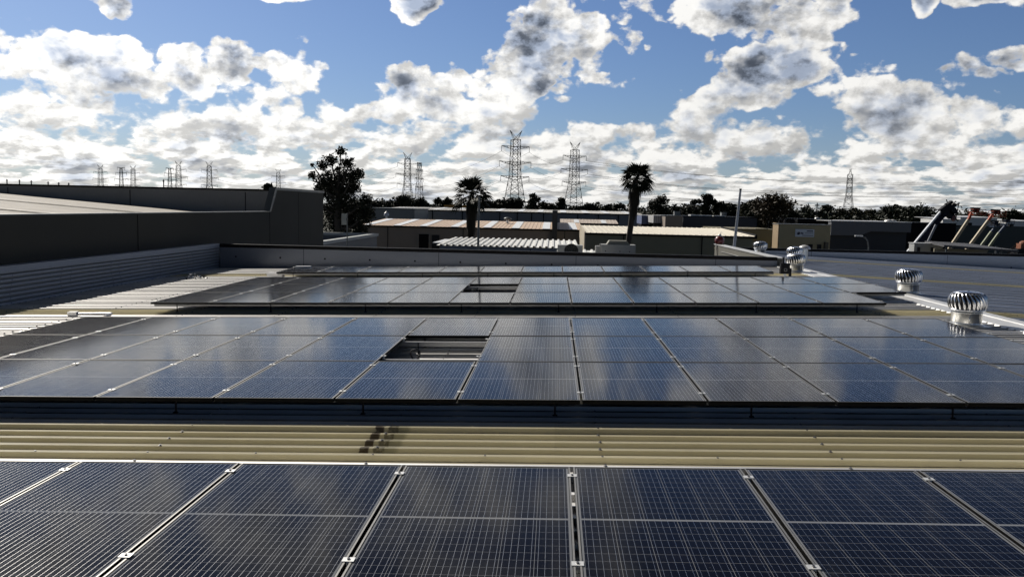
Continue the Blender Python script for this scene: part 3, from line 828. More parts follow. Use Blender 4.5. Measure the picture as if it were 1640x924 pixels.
def shed(name, label, x0, x1, yf, yb, zf, zrdg, wall, roofm, sky_=(), rib=.4, over=.25, roofw=.6):
    """plain shed: walls and a roof sloping up from the eave (yf, zf) to the ridge (yb, zrdg)"""
    o = thing(name, label, 'building', ((x0+x1)/2, (yf+yb)/2, GZ))
    mb = MB(); mb.box(x0, x1, yf, yf+.15, GZ, zf-.02)
    mb.prism([(x0, yf+.16, GZ), (x0, yb, GZ), (x0, yb, zrdg-.04), (x0, yf+.16, zf-.04)], (.15, 0, 0))
    mb.prism([(x1-.15, yf+.16, GZ), (x1-.15, yb, GZ), (x1-.15, yb, zrdg-.04), (x1-.15, yf+.16, zf-.04)], (.15, 0, 0))
    part('wall', mb, wall, o)
    mb = MB(); sheet_slope(mb, x0-.1, x1, yf-over, zf, yb, zrdg, rib, .03, .08); part('roof', mb, roofm, o)
    mb = MB(); mb.box(x0-.1, x1+.1, yf-over-.13, yf-over-.005, zf-.14, zf-.015); part('gutter', mb, M['blackcap'], o)
    k = (zrdg-zf)/(yb-yf+over)
    for xs, xe in sky_:
        mb = MB(); za = zf+.034; y1_ = yf-over+.02
        mb.prism([(xs, y1_, za), (xe, y1_, za), (xe, yb-.6, za+k*(yb-.6-y1_)), (xs, yb-.6, za+k*(yb-.6-y1_))], (0, 0, .012))
        part('skylight', mb, M_SKYL, o)
    return o
M_SKYL = mat('white_skylight', (.78, .80, .82), .4, var=.05)
tanroof = roof_mat('tan_roof_sheet', (.60, .45, .33), .55, .1, dirt=.10)
X = lambda px, Y: at(px, 340, Y).x
ts = shed('tan_shed', 'long shed with a tan ribbed roof and white skylights beyond the white shed', X(578, 80), X(933, 80), 80, 92, zr(-2.05), zr(-1.60), cs('brown_wall', (.27, .225, .18)), tanroof,
          [(X(a, 80), X(a, 80)+.75) for a in (583, 630, 672, 722, 774, 820, 869, 913)], .38)
x_ = X(889, 80)
mb = MB(); mb.box(x_-.25, x_+.25, 79.4, 93, GZ, zr(-.25)); part('firewall', mb, cs('firewall_block', (.045, .045, .047)), ts)
mb = MB(); mb.box(X(671, 79.8), X(687, 79.8), 79.90, 79.94, GZ, zr(-2.8)); part('roller_door', mb, M['blackcap'], ts)
mb = MB(); mb.box(X(667, 79.8), X(671, 79.8), 79.88, 79.96, GZ, zr(-2.75)); mb.box(X(687, 79.8), X(689, 79.8), 79.88, 79.96, GZ, zr(-2.8)); part('door_jamb', mb, cs('jamb_cream', (.25, .22, .18)), ts)
mb = MB(); mb.box(X(692, 79.8), X(704, 79.8), 79.90, 79.95, GZ, zr(-2.85)); part('doorway', mb, M['dark_in'], ts)
mb = MB()
for px in (621, 742, 905):
    x_ = X(px, 80); mb.box(x_, x_+.05, 79.93, 79.99, GZ, zr(-2.2))
part('wall_joints', mb, M['blackcap'], ts)
# roof cowl on the tan shed
a = at(813, 354, 88)
cw = thing('roof_cowl', 'round hooded cowl on a stalk standing on the tan shed roof', 'roof vent', (a.x, 88, a.z-.7))
mb = MB(); mb.tube([(a.x, 88, a.z-.9), (a.x, 88, a.z+.15)], .13, 12); part('pipe', mb, M['galv2'], cw)
mb = MB(); mb.lathe([(.2, .1), (.42, .18), (.40, .3), (.2, .38), (.01, .4)], (a.x, 88, a.z), 16); part('hood', mb, M['coping'], cw, True)

cream_w = cs('khaki_wall', (.22, .205, .135)); cream_r = roof_mat('cream_roof_sheet', (.76, .70, .58), .5, .15, dirt=.06)
cb = shed('khaki_shed', 'khaki walled shed with a bright cream roof behind the bigger air conditioner', X(940, 65), X(1208, 65), 65, 78, zr(-1.86), zr(-1.56), cream_w, cream_r, rib=.45)
xa = X(940, 65)
mb = MB(); mb.prism([(xa-.14, 65.0, GZ), (xa-.14, 78, GZ), (xa-.14, 78, zr(-1.50)), (xa-.14, 65.0, zr(-1.80))], (.12, 0, 0)); part('side_wall', mb, cs('cream_side_sunlit', (.50, .44, .34)), cb)  # end wall coloured paler than the front to carry the sun on it
xe = X(1210, 65)
mb = MB(); mb.prism([(xe, 64.6, zr(-2.05)), (xe, 78, zr(-1.75)), (xe, 78, zr(-1.40)), (xe, 64.6, zr(-1.72))], (.14, 0, 0)); part('barge_board', mb, M['blackcap'], cb)
mb = MB()
for px in (1126, 1000): x_ = X(px, 64.9); mb.box(x_, x_+.06, 64.9, 64.98, GZ, zr(-2.02))
part('wall_joints', mb, M['blackcap'], cb)

# grey sheds behind
gb = shed('grey_warehouse', 'wide grey warehouse with a thin pale roof behind the tan shed', X(612, 130), X(1027, 130), 130, 146, zr(-.72), zr(-.38), cs('midgrey_wall', (.20, .205, .21)), roof_mat('pale_grey_roof', (.5, .48, .44), .5, .05, dirt=.06),
          [(X(a, 130), X(a, 130)+.9) for a in (690, 722, 792, 828, 860, 898, 935, 968, 1005)], .6)
mb = MB()
for px in (640, 667, 692, 740, 800, 828, 851, 870, 925, 958, 990): x_ = X(px, 129.9); mb.box(x_, x_+.12, 129.86, 129.98, GZ, zr(-.9))
part('wall_joints', mb, M['blackcap'], gb)
g2 = thing('low_grey_shed', 'low greenish grey shed at the foot of the eucalyptus, left of the grey warehouse', 'building', (X(630, 112), 118, GZ))
mb = MB(); mb.box(X(592, 112), X(664, 112), 112, 124, GZ, zr(-.60)); part('wall', mb, cs('green_grey_wall', (.20, .215, .205)), g2)
mb = MB(); mb.box(X(592, 112)-.2, X(664, 112)+.2, 111.8, 124.2, zr(-.599), zr(-.50)); part('roof_edge', mb, M['coping'], g2)
a = at(619, 343, 108)
cn = thing('roof_cowl', 'small pale conical cowl before the low greenish shed', 'roof vent', (a.x, 108, a.z-1))
mb = MB(); mb.tube([(a.x, 108, a.z-2.0), (a.x, 108, a.z)], .12, 8); part('pipe', mb, M['galv2'], cn)
mb = MB(); mb.lathe([(.36, -.2), (.30, .1), (.05, .38)], (a.x, 108, a.z), 12); part('hood', mb, M['cap'], cn)
lm = shed('monitor_roof', 'small low building with a pinkish cream roof in front of the grey warehouse', X(899, 98), X(990, 98), 98, 102, zr(-1.70), zr(-1.32), cs('grey_low_wall', (.05, .05, .055)), roof_mat('pink_cream_roof', (.50, .42, .35), .5, .05, dirt=.05), [(X(920, 98), X(920, 98)+.6), (X(964, 98), X(964, 98)+.6)], .4)
ofb = thing('orange_fascia_building', 'distant building with a thin orange fascia left of the bushy palm', 'building', (X(728, 170), 175, GZ))
mb = MB(); mb.box(X(712, 170), X(752, 170), 170, 182, GZ, zr(-.30)); part('wall', mb, M['endwall'], ofb)
mb = MB(); mb.box(X(711, 170), X(753, 170), 169.8, 170-.002, zr(-.30), zr(.12)); part('fascia', mb, mat('orange_paint', (.45, .22, .04), .5), ofb)

# mid right cluster
bb = thing('brown_building', 'small brown block walled building right of the right palm', 'building', (X(1080, 95), 99, GZ))
mb = MB(); mb.box(X(1066, 95), X(1094, 95), 95, 103, GZ, zr(-.62)); part('wall', mb, cs('brown_block', (.28, .235, .20)), bb)
mb = MB(); mb.box(X(1066, 95)-.1, X(1094, 95)+.1, 94.9, 103.1, zr(-.619), zr(-.56)); part('roof_edge', mb, M['coping'], bb)
wb = thing('white_clad_building', 'white ribbed wall above a dark loading opening beside the brown building', 'building', (X(1055, 99), 102, GZ))
mb = MB(); sheet = X(1047, 98), X(1065.5, 98)
mb.box(sheet[0], sheet[1], 98.1, 106, zr(-1.5), zr(-.62))
part('wall', mb, cs('white_clad', (.40, .40, .40)), wb)
mb = MB(); x = sheet[0]
while x < sheet[1]-.1: mb.box(x, x+.07, 98.03, 98.09, zr(-1.48), zr(-.64)); x += .22
part('wall_ribs', mb, M['cap'], wb)
mb = MB(); mb.box(sheet[0], sheet[1]+.6, 97.9, 98.2, GZ, zr(-1.95)); part('plinth', mb, cs('plinth_grey', (.30, .31, .32)), wb)
mb = MB(); mb.box(sheet[0]+.1, sheet[1], 98.4, 98.5, zr(-1.94), zr(-1.51)); part('opening', mb, M['dark_in'], wb)
tr = thing('container', 'blue shipping container parked left of the white ribbed wall', 'container', (X(1033, 105), 106, GZ))
mb = MB(); x0_, x1_ = X(1028, 104), X(1040, 104)
mb.box(x0_, x1_, 104, 110, zr(-1.75), zr(-.72)); x = x0_+.05
while x < x1_-.05: mb.box(x, x+.05, 103.96, 103.999, zr(-1.7), zr(-.8)); x += .13
part('body', mb, mat('faded_blue', (.10, .13, .24), .6), tr)
mb = MB(); mb.box(x0_-.03, x1_+.03, 103.94, 110, zr(-.719), zr(-.66)); part('roof_rail', mb, M['cap'], tr)
mb = MB(); mb.box(x0_, x1_, 104.1, 109, GZ, zr(-1.76)); part('loading_stand', mb, M['blackcap'], tr)
nb = thing('navy_building', 'long flat navy black building behind the cream roofed shed', 'building', (X(1150, 100), 106, GZ))
mb = MB(); mb.box(X(1094.5, 100), X(1213, 100), 100, 112, GZ, zr(-.68)); part('wall', mb, cs('navy_wall', (.045, .052, .068)), nb)
mb = MB(); mb.box(X(1094.5, 100)-.1, X(1213, 100)+.1, 99.9, 112.1, zr(-.679), zr(-.60)); part('roof_edge', mb, M['blackcap'], nb)
for px, w, h in ((1116, .7, .16), (1137, 1.4, .12), (1158, 1.1, .10)):
    mb = MB(); x_ = X(px, 101); mb.box(x_-w, x_+w*.2, 101, 103, zr(-.598), zr(-.6+h)); part('roof_hatch', mb, M['cap'], nb)
for px, Y, sz, lab in ((1085, 96, .42, 'pale boxy rooftop unit on the brown building'), (1160, 102, .40, 'pale boxy rooftop unit on the navy building')):
    a = at(px, 340, Y); zt_ = zr(-.55)
    o = thing('rooftop_unit', lab, 'air conditioner', (a.x, Y, zt_), 'far rooftop units')
    mb = MB(); mb.box(a.x-sz*.8, a.x+sz*.8, Y, Y+.8, zt_, zt_+sz); part('casing', mb, cs('unit_grey', (.20, .21, .21)), o)
    mb = MB(); mb.box(a.x-sz*.85, a.x+sz*.85, Y-.02, Y+.82, zt_+sz, zt_+sz+.06); part('lid', mb, M['coping'], o)
sb = thing('beige_sign_building', 'beige office building carrying a white sign board', 'building', (X(1290, 75), 80, GZ))
beige = cs('beige_wall', (.40, .34, .20))
x0_, x1_ = X(1250, 75), X(1332, 75)
mb = MB(); mb.box(x0_, x1_, 75, 76.9, GZ, zr(-1.02)); part('front_wall', mb, beige, sb)
mb = MB(); mb.prism([(x0_-.01, 75.0, GZ), (x0_-.01, 76.9, GZ), (x0_-.01, 76.9, zr(-.90)), (x0_-.01, 75.0, zr(-.98))], (-.10, 0, 0)); part('side_wall', mb, cs('beige_side', (.34, .25, .15)), sb)
mb = MB(); mb.box(x0_-.15, x1_+.05, 74.9, 77.0, zr(-1.019), zr(-.96)); part('parapet_capping', mb, M['coping'], sb)
sgn = MB(); a0, a1 = at(1274, 367, 74.9), at(1303.5, 380, 74.9)
sgn.box(a0.x, a1.x, 74.86, 74.99, a1.z, a0.z); sg = part('sign_board', sgn, cs('sign_white', (.70, .74, .80)), sb)
navy, gry = mat('sign_navy', (.01, .015, .05), .5), mat('sign_grey', (.09, .10, .14), .5)
def sb_rect(mb, u0, u1, v0, v1):
    x_a, x_b = a0.x+(a1.x-a0.x)*u0, a0.x+(a1.x-a0.x)*u1; z_a, z_b = a1.z+(a0.z-a1.z)*v0, a1.z+(a0.z-a1.z)*v1
    mb.box(x_a, x_b, 74.850, 74.858, z_a, z_b)
mb = MB()
def sp_(u, v): return (a0.x+(a1.x-a0.x)*u, 74.848, a1.z+(a0.z-a1.z)*v)
mb.prism([sp_(.10, .26), (sp_(.20, .26)), sp_(.26, .44), sp_(.22, .62), sp_(.16, .66), sp_(.14, .50), sp_(.09, .62)], (0, .010, 0))
mb.prism([sp_(.27, .40), sp_(.42, .36), sp_(.43, .52), sp_(.33, .58), sp_(.27, .52)], (0, .010, 0))
sb_rect(mb, .60, .93, .70, .84); part('sign_emblem', mb, navy, sb, sub=None)
mb = MB(); sb_rect(mb, .50, .95, .47, .54); sb_rect(mb, .36, .95, .16, .24); part('sign_lines', mb, gry, sb)
for (pa, pb_) in ((1297.5, 1304.5), (1312, 1318.5)):
    mb = MB(); mb.box(X(pa, 74.95), X(pb_, 74.95), 74.93, 74.99, zr(-3.6), zr(-2.72)); part('window', mb, M['dark_in'], sb)
mb = MB(); mb.box(X(1323, 74.9), X(1328, 74.9), 74.6, 74.98, GZ, zr(-2.5)); part('pier', mb, cs('pier_beige', (.12, .11, .08)), sb)
kb = thing('khaki_office', 'dim khaki office wall with small windows between the cream roof and the beige building', 'building', (X(1228, 82), 85, GZ))
mb = MB(); mb.box(X(1150, 82), X(1246, 82), 82, 90, GZ, zr(-1.62)); part('wall', mb, cs('khaki_office_wall', (.19, .165, .10)), kb)
for pa, pb_ in ((1221, 1229), (1238, 1243)):
    mb = MB(); mb.box(X(pa, 81.9), X(pb_, 81.9), 81.92, 81.99, zr(-3.9), zr(-2.85)); part('window', mb, M['dark_in'], kb)
mb = MB(); a = at(1232, 340, 81.9); mb.tube([(X(1211, 81.9), 81.85, zr(-1.62)), (X(1231, 81.9), 81.85, zr(-1.60)), (X(1232, 81.9), 81.85, zr(-.8))], .04, 6); part('gutter_pipe', mb, M['coping'], kb)
k2 = thing('black_shed', 'black shed wall with a small dome behind the beige building', 'building', (X(1300, 95), 99, GZ))
mb = MB(); mb.box(X(1278, 95), X(1334, 95), 95, 104, GZ, zr(-.62)); part('wall', mb, M['blackcap'], k2)
mb = MB(); mb.lathe([(.28, 0), (.25, .12), (.12, .2), (.01, .22)], (X(1309, 96), 96, zr(-.62)), 14); part('dome_vent', mb, M['cap'], k2, True)

db = thing('charcoal_building', 'broad charcoal building with a lighter upper band right of the sign', 'building', (X(1396, 90), 95, GZ))
x0_, x1_ = X(1332.5, 90), X(1461, 90)
mb = MB(); mb.box(x0_, x1_, 91.05, 100, GZ, zr(-1.2)); part('lower_wall', mb, cs('charcoal_low', (.03, .032, .038)), db)
mb = MB(); mb.prism([(x0_, 90, zr(-2.24)), (x0_+3.0, 90, zr(-2.24)), (x0_+4.2, 90, zr(-1.75)), (x1_, 90, zr(-1.78)), (x1_, 90, zr(-.76)), (x0_, 90, zr(-.76))], (0, 1.0, 0)); part('upper_band', mb, cs('charcoal_band', (.13, .135, .15)), db)
mb = MB(); mb.box(x0_-.1, x1_+.05, 89.9, 100.1, zr(-.759), zr(-.69)); part('roof_edge', mb, M['cap'], db)
for px, w in ((1424, .45), (1431, .35)):
    mb = MB(); mb.lathe([(w, 0), (w*.9, .12), (w*.4, .22), (.01, .24)], (X(px, 92), 92, zr(-.69)), 14); part('roof_dome', mb, M['cap'], db, True)
sl = thing('street_lamp', 'pale curved street lamp in front of the charcoal building', 'street lamp', (at(1391, 400, 62).x, 62, GZ))
mb = MB(); mb.tube([(at(1391.5, 400, 62).x, 62, GZ), at(1391, 396, 62), at(1389.5, 386, 62), at(1386, 381, 62), at(1380, 378.5, 62)], .05, 8); part('pole', mb, M['coping'], sl)
mb = MB(); a = at(1376, 378, 62); mb.box(a.x-.3, a.x+.25, 61.9, 62.1, a.z-.04, a.z+.05); part('lamp_head', mb, M['cap'], sl)

gw = thing('green_clad_building', 'dark green clad hall behind the raised boom lifts', 'building', (X(1590, 110), 116, GZ))
mb = MB(); mb.box(X(1529, 110), X(1680, 110), 110, 112, GZ, zr(-1.18)); part('wall', mb, cs('dark_green_wall', (.045, .058, .054)), gw)
mb = MB(); mb.box(X(1529, 110)-.1, X(1680, 110)+.1, 109.9, 110.2, zr(-1.179), zr(-1.10)); part('roof_edge', mb, M['blackcap'], gw)
for px in (1555, 1600, 1622):
    mb = MB(); x_ = X(px, 112); mb.box(x_-.25, x_+.25, 112, 112.5, zr(-1.1), zr(-.75)); part('roof_stack', mb, M['blackcap'], gw)
for (pa, pb_, t, b_, Y, lab) in ((1539, 1598, .02, -1.05, 122, 'widest white building with a flat top behind the boom lifts'), (1511, 1541, -.30, -.85, 118, 'low white strip roofed building left of the boom lifts'), (1613, 1668, -.35, -1.1, 121, 'white building at the right edge behind the boom lifts')):
    o = thing('white_building', lab, 'building', (X((pa+pb_)/2, Y), Y+3, GZ))
    mb = MB(); mb.box(X(pa, Y), X(pb_, Y), Y, Y+7, GZ, zr(t-.12)); part('wall', mb, cs('white_wall', (.62, .62, .61)), o)
    mb = MB(); mb.prism([(X(pa, Y)-.1, Y-.2, zr(t-.119)), (X(pb_, Y)+.1, Y-.2, zr(t-.119)), (X(pb_, Y)+.1, Y+9, zr(t+.10)), (X(pa, Y)-.1, Y+9, zr(t+.10))], (0, 0, .05)); part('roof', mb, M['cap'], o)
ws = thing('site_office', 'low white site office with two small windows at the foot of the crane', 'building', (X(1490, 55), 57, GZ))
x0_, x1_ = X(1468, 55), X(1514, 55)
mb = MB(); mb.box(x0_, x1_, 55, 55.8, GZ, zr(-1.78)); part('wall', mb, cs('office_white', (.36, .37, .37)), ws)
mb = MB(); mb.box(x0_-.04, x1_+.04, 54.95, 55.85, zr(-1.779), zr(-1.74)); part('roof_edge', mb, M['cap'], ws)
for pa, pb_ in ((1473.5, 1478), (1495, 1500)):
    mb = MB(); mb.box(X(pa, 54.95), X(pb_, 54.95), 54.96, 54.99, zr(-2.32), zr(-2.02)); part('window', mb, M['dark_in'], ws)
cn = thing('flat_canopy', 'flat dark grey canopy right of the white site office', 'canopy', (X(1560, 52), 54, GZ))
x0_, x1_ = X(1516, 52), X(1615, 52)
mb = MB(); mb.prism([(x0_, 52, zr(-1.74)), (x1_, 50.5, zr(-1.90)), (x1_-.4, 55.5, zr(-1.72)), (x0_+1.0, 57, zr(-1.66))], (0, 0, -.12)); part('roof', mb, cs('canopy_grey', (.07, .07, .075)), cn)
mb = MB()
for px, Y in ((1520, 52.4), (1608, 51.5), (1600, 55), (1530, 56)): mb.tube([(X(px, Y), Y, GZ), (X(px, Y), Y, zr(-1.84))], .06, 6)
part('posts', mb, M['coping'], cn)
mb = MB(); mb.box(x0_+.1, x1_-.3, 53.5, 53.6, GZ, zr(-2.02)); part('back_wall', mb, cs('canopy_cream', (.30, .27, .20)), cn)

# ------------------------------------------------------------------ crane and boom lifts
cr = thing('mobile_crane', 'big mobile crane with a raised white and navy telescopic boom', 'crane', (at(1452, 402, 60).x-.5, 60, GZ))
navyp = mat('navy_paint', (.006, .008, .022), .6, spec=.2); whitep = mat('white_paint', (.62, .64, .68), .35)
def beam(mb, a, b_, w, h, w2=None, h2=None):
    a, b_ = Vector(a), Vector(b_); d = (b_-a).normalized(); s_ = d.cross(Vector((0, 1, 0))).normalized(); yv = Vector((0, 1, 0))
    w2, h2 = w2 or w, h2 or h; vs = []
    for p, ww, hh in ((a, w, h), (b_, w2, h2)):
        vs += [p+yv*ww/2*i+s_*hh/2*j for i, j in ((-1, -1), (1, -1), (1, 1), (-1, 1))]
    mb.add(vs, [(0, 1, 2, 3), (4, 7, 6, 5), (0, 4, 5, 1), (1, 5, 6, 2), (2, 6, 7, 3), (3, 7, 4, 0)])
A, B = at(1441, 418, 60), at(1510, 334, 60)
mb = MB(); beam(mb, A, B, .22, .09); part('boom_side', mb, whitep, cr)
mb = MB(); off = Vector((.24, .05, -.16)); beam(mb, A+off, B+off, .32, .44, .30, .34); part('boom', mb, navyp, cr)
C_, D_ = at(1506, 340, 60), at(1524, 326, 60)
mb = MB(); beam(mb, C_, D_+Vector((.1, 0, .0)), .4, .42, .4, .5)
rr = random.Random(3)
for i in range(16):
    p = at(1514+rr.uniform(-4, 20), 338+rr.uniform(-14, 12), 60+rr.uniform(-.4, .4)); q = p+Vector((rr.uniform(-.28, .28), rr.uniform(-.3, .3), rr.uniform(-.28, .28))); mb.bar(p, q, .07)
for px, py in ((1518, 334), (1526, 338), (1522, 345)):
    a = at(px, py, 60); mb.lathe([(.001, -.1), (.26, -.1), (.26, .1), (.001, .1)], a, 14, Matrix.Rotation(math.pi/2, 3, 'X'))
part('boom_head', mb, M['black'], cr)
mb = MB(); mb.bar(at(1536, 324, 60), at(1531, 350, 60), .06); mb.bar(at(1524, 330, 60), at(1537, 326, 60), .06); part('fly_jib', mb, M['black'], cr)
mb = MB(); a = at(1527, 349, 60); mb.lathe([(.05, -.25), (.16, -.15), (.17, .1), (.05, .22)], a, 10); mb.tube([a, a+Vector((0, 0, .8))], .02, 5); part('hook_block', mb, mat('hook_red', (.12, .05, .045), .5), cr)
mb = MB(); beam(mb, at(1483, 394, 59.4), at(1499, 360, 59.4), .12, .13); part('lift_cylinder', mb, mat('cylinder_grey', (.22, .23, .26), .4), cr)
a = at(1458, 402, 60)
mb = MB(); mb.box(a.x-3.2, a.x+5.0, 59.0, 61.4, GZ+.7, GZ+1.6); mb.box(a.x-2.8, a.x-.6, 59.1, 61.3, GZ+1.6, GZ+3.0); mb.box(a.x+.6, a.x+2.6, 59.0, 59.9, GZ+1.6, GZ+3.2); part('chassis', mb, whitep, cr)
mb = MB()
for k in range(4):
    for yy_ in (58.9, 61.1): mb.lathe([(.001, 0), (.6, 0), (.6, .35), (.001, .35)], (a.x-2.3+k*1.9, yy_+.35, GZ+.6), 16, Matrix.Rotation(math.pi/2, 3, 'X'))
part('wheels', mb, M['black'], cr)

def lift(pts, Y, cols, basket, label, name='boom_lift', bw=.21):
    """telescopic work platform: boom pieces between photographed joints, basket, chassis"""
    P_ = [at(x, y, Y) for x, y in pts]
    g_ = P_[0]+(P_[0]-P_[1]).normalized()*((P_[0].z-GZ-1.6)/max(.2, (P_[1]-P_[0]).normalized().z))
    o = thing(name, label, 'boom lift', (g_.x, Y, GZ), 'raised boom lifts')
    P_[0] = g_
    for i in range(len(P_)-1):
        mb = MB(); beam(mb, P_[i], P_[i+1], bw*(1-.15*i), bw*(1.05-.2*i)); part('boom_section', mb, cols[i], o)
    if basket:
        bx0, bx1, bz0, bz1 = at(basket[0], 340, Y).x, at(basket[1], 340, Y).x, at(basket[0], basket[3], Y).z, at(basket[0], basket[2], Y).z
        mb = MB(); n_ = 3
        for z_ in (bz1, (bz0+bz1)/2):
            for yy_ in (Y-.45, Y+.45): mb.bar((bx0, yy_, z_), (bx1, yy_, z_), .03)
            for xx in (bx0, bx1): mb.bar((xx, Y-.45, z_), (xx, Y+.45, z_), .03)
        for k in range(n_+1):
            xx = bx0+(bx1-bx0)*k/n_
            for yy_ in (Y-.45, Y+.45): mb.bar((xx, yy_, bz0), (xx, yy_, bz1), .03)
        part('basket_rails', mb, cols[-1], o)
        mb = MB(); mb.box(bx0, bx1, Y-.45, Y+.45, bz0-.03, bz0+.02); part('basket_floor', mb, cols[-1], o)
        mb = MB(); xm = bx0+(bx1-bx0)*.38; mb.box(xm-.28, xm+.28, Y-.1, Y+.2, bz0+.15, bz1+.06); mb.prism([(xm-.3, Y, bz1-.05), (xm+.3, Y, bz1-.05), (xm+.42, Y, bz1+.16), (xm-.36, Y, bz1+.16)], (0, .2, 0)); part('control_panel', mb, M['black'], o)
    mb = MB(); mb.box(g_.x-1.2, g_.x+1.3, Y-.9, Y+.9, GZ+.5, GZ+1.7); part('chassis', mb, cols[0], o)
    mb = MB()
    for xx in (-.8, .9):
        for yy_ in (-.9, 1.15): mb.lathe([(.001, 0), (.42, 0), (.42, .28), (.001, .28)], (g_.x+xx, Y+yy_, GZ+.42), 14, Matrix.Rotation(math.pi/2, 3, 'X'))
    part('wheels', mb, M['black'], o)
creamp, orangep = mat('boom_cream', (.40, .33, .22), .5), mat('boom_orange', (.38, .07, .025), .45)
greenp, bluep = mat('boom_olive', (.20, .22, .13), .5), mat('boom_blue', (.03, .05, .10), .5)
lift([(1525, 391), (1551, 352), (1556, 341)], 70, [creamp, orangep], (1555, 1574.5, 335.5, 343.5), 'left boom lift with a cream boom and an orange arm and basket')
lift([(1554, 392), (1583, 353), (1589, 344)], 71, [creamp, orangep], (1587.5, 1607, 338.5, 346.5), 'right cream boom lift with an orange arm and a dark basket')
lift([(1572, 393), (1588, 371), (1592, 366)], 78, [greenp, bluep], (1590, 1602, 356, 363), 'shorter olive boom lift with a blue top, the left of the two olive ones', bw=.19)
lift([(1585, 394), (1600, 373), (1611, 360)], 79, [greenp, bluep], (1608, 1622, 353, 359), 'olive boom lift with the longer blue tip, right of the other olive one', bw=.19)
a = at(1634, 390, 58)
ex = thing('orange_loader', 'orange machine cab with a dark arm at the right edge', 'loader', (a.x, 58, GZ))
mb = MB(); mb.box(a.x-.1, a.x+1.2, 57.7, 58.3, a.z-.35, a.z+.0); mb.lathe([(.30, 0), (.27, .10), (.14, .18), (.01, .20)], (a.x+.25, 58, a.z+.0), 14); part('cab', mb, mat('machine_orange', (.22, .08, .04), .6), ex)
mb = MB(); mb.bar(a+Vector((-.3, 0, -.1)), a+Vector((-.75, 0, -.7)), .14); part('arm', mb, M['black'], ex)
mb = MB(); mb.box(a.x-.4, a.x+2.2, 57.5, 58.5, GZ+.4, a.z-.36); mb.box(a.x-1.3, a.x+2.5, 56.9, 59.0, GZ, GZ+.7); part('chassis', mb, M['black'], ex)

# ------------------------------------------------------------------ pylons
steel = mat('pylon_steel', (.13, .135, .14), .6, .5)
def pylon_mesh(H=50.0, kind='wide'):
    """lattice tower standing on the origin; arms along x"""
    if kind == 'wide':
        lev = [(0, 12.0), (8, 9.6), (15, 7.8), (20, 6.5), (24.6, 5.2), (28.5, 4.9), (32.6, 4.7), (37, 4.5), (41, 4.3), (45, 4.2)]
        arms = [(24.6, 8.4), (32.6, 9.4), (41, 8.2)]; horns = 3.6
    else:
        lev = [(0, 6.0), (7, 5.0), (14, 4.2), (19, 3.6), (23, 3.2), (27, 2.9), (31, 2.6), (35, 2.2), (38, 1.6)]
        arms = [(21, 5.6), (27, 6.2), (33, 5.0), (38, 3.4)]; horns = 0
    s = H/50.0 if kind == 'wide' else H/38.0
    out = []
    T = .32 if kind == 'wide' else .26
    for sx in (-1, 1):
        for sy in (-1, 1):
            mb = MB()
            for (z0, w0), (z1, w1) in zip(lev, lev[1:]): mb.bar((sx*w0/2*s, sy*w0/2*s, z0*s), (sx*w1/2*s, sy*w1/2*s, z1*s), T)
            out.append(('leg', mb))
    mb = MB(); b_ = T*.5
    for (z0, w0), (z1, w1) in zip(lev, lev[1:]):
        nsub = 2 if (z1-z0) > 6 else 1
        for k in range(nsub):
            za, zb2 = z0+(z1-z0)*k/nsub, z0+(z1-z0)*(k+1)/nsub; wa, wb2 = w0+(w1-w0)*k/nsub, w0+(w1-w0)*(k+1)/nsub
            for a in range(4):
                c_, s_ = math.cos(a*math.pi/2), math.sin(a*math.pi/2)
                def q(u, w, z): x, y = u*w/2, w/2; return ((c_*x-s_*y)*s, (s_*x+c_*y)*s, z*s)
                mb.bar(q(-1, wa, za), q(1, wb2, zb2), b_); mb.bar(q(1, wa, za), q(-1, wb2, zb2), b_); mb.bar(q(-1, wb2, zb2), q(1, wb2, zb2), b_)
    out.append(('bracing', mb))
    for z, L_ in arms:
        mb = MB()
        for sx in (-1, 1):
            for sy in (-1, 1):
                mb.bar((0, sy*1.3*s, z*s), (sx*L_*s, 0, (z+.4)*s), b_*1.3); mb.bar((0, sy*1.6*s, (z-1.8 if kind == 'wide' else z-.9)*s), (sx*L_*s, 0, (z+.3)*s), b_)
                for f in (.35, .6, .8): mb.bar((sx*L_*f*s, 0, (z+.4*f)*s), (sx*L_*f*s, sy*(1-f)*1.2*s, (z-1.5*(1-f))*s), b_*.8)
        out.append(('cross_arm', mb))
        for sx in (-1, 1):
            m2 = MB(); m2.tube([(sx*L_*s, 0, (z+.3)*s), (sx*L_*s, 0, (z-2.6)*s)], .13, 5); out.append(('insulator', m2))
    if horns:
        for sx in (-1, 1):
            mb = MB()
            for sy in (-1, 1): mb.bar((sx*1.0*s, sy*1.2*s, 44.6*s), (sx*horns*s, 0, 50*s), b_*1.4); mb.bar((-sx*1.2*s, sy*1.5*s, 44.6*s), (sx*horns*s, 0, 50*s), b_)
            out.append(('earth_wire_horn', mb))
    return out, [(x*s, (z-2.6)*s) for z, L_ in arms for x in (-L_, L_)]
protos = {}
for kd, H_ in (('wide', 50.0), ('slim', 38.0)):
    pl_, _att = pylon_mesh(H_, kd)
    protos[kd] = ([(n_, mb.mesh(n_, steel)) for n_, mb in pl_], _att)
PYL = {}
def pylon(key, px, Y, rot, kd, label, s=1.0, lean=0.0):
    Mx = Matrix.Translation((X(px, Y), Y, GZ-1)) @ Matrix.Rotation(R_(rot), 4, 'Z') @ Matrix.Scale(s, 4)
    o = thing('transmission_tower', label, 'pylon', group='power line towers', M=Mx)
    for n_, me in protos[kd][0]: put(n_, me, o)
    PYL[key] = [Mx @ Vector((x, 0, z)) for x, z in protos[kd][1]]
    return o
pylon('a', 823.5, 463, 24, 'wide', 'tallest lattice pylon, the left of the middle pair of big pylons')
pylon('b', 918, 536, 24, 'wide', 'lattice pylon, the right of the middle pair of big pylons')
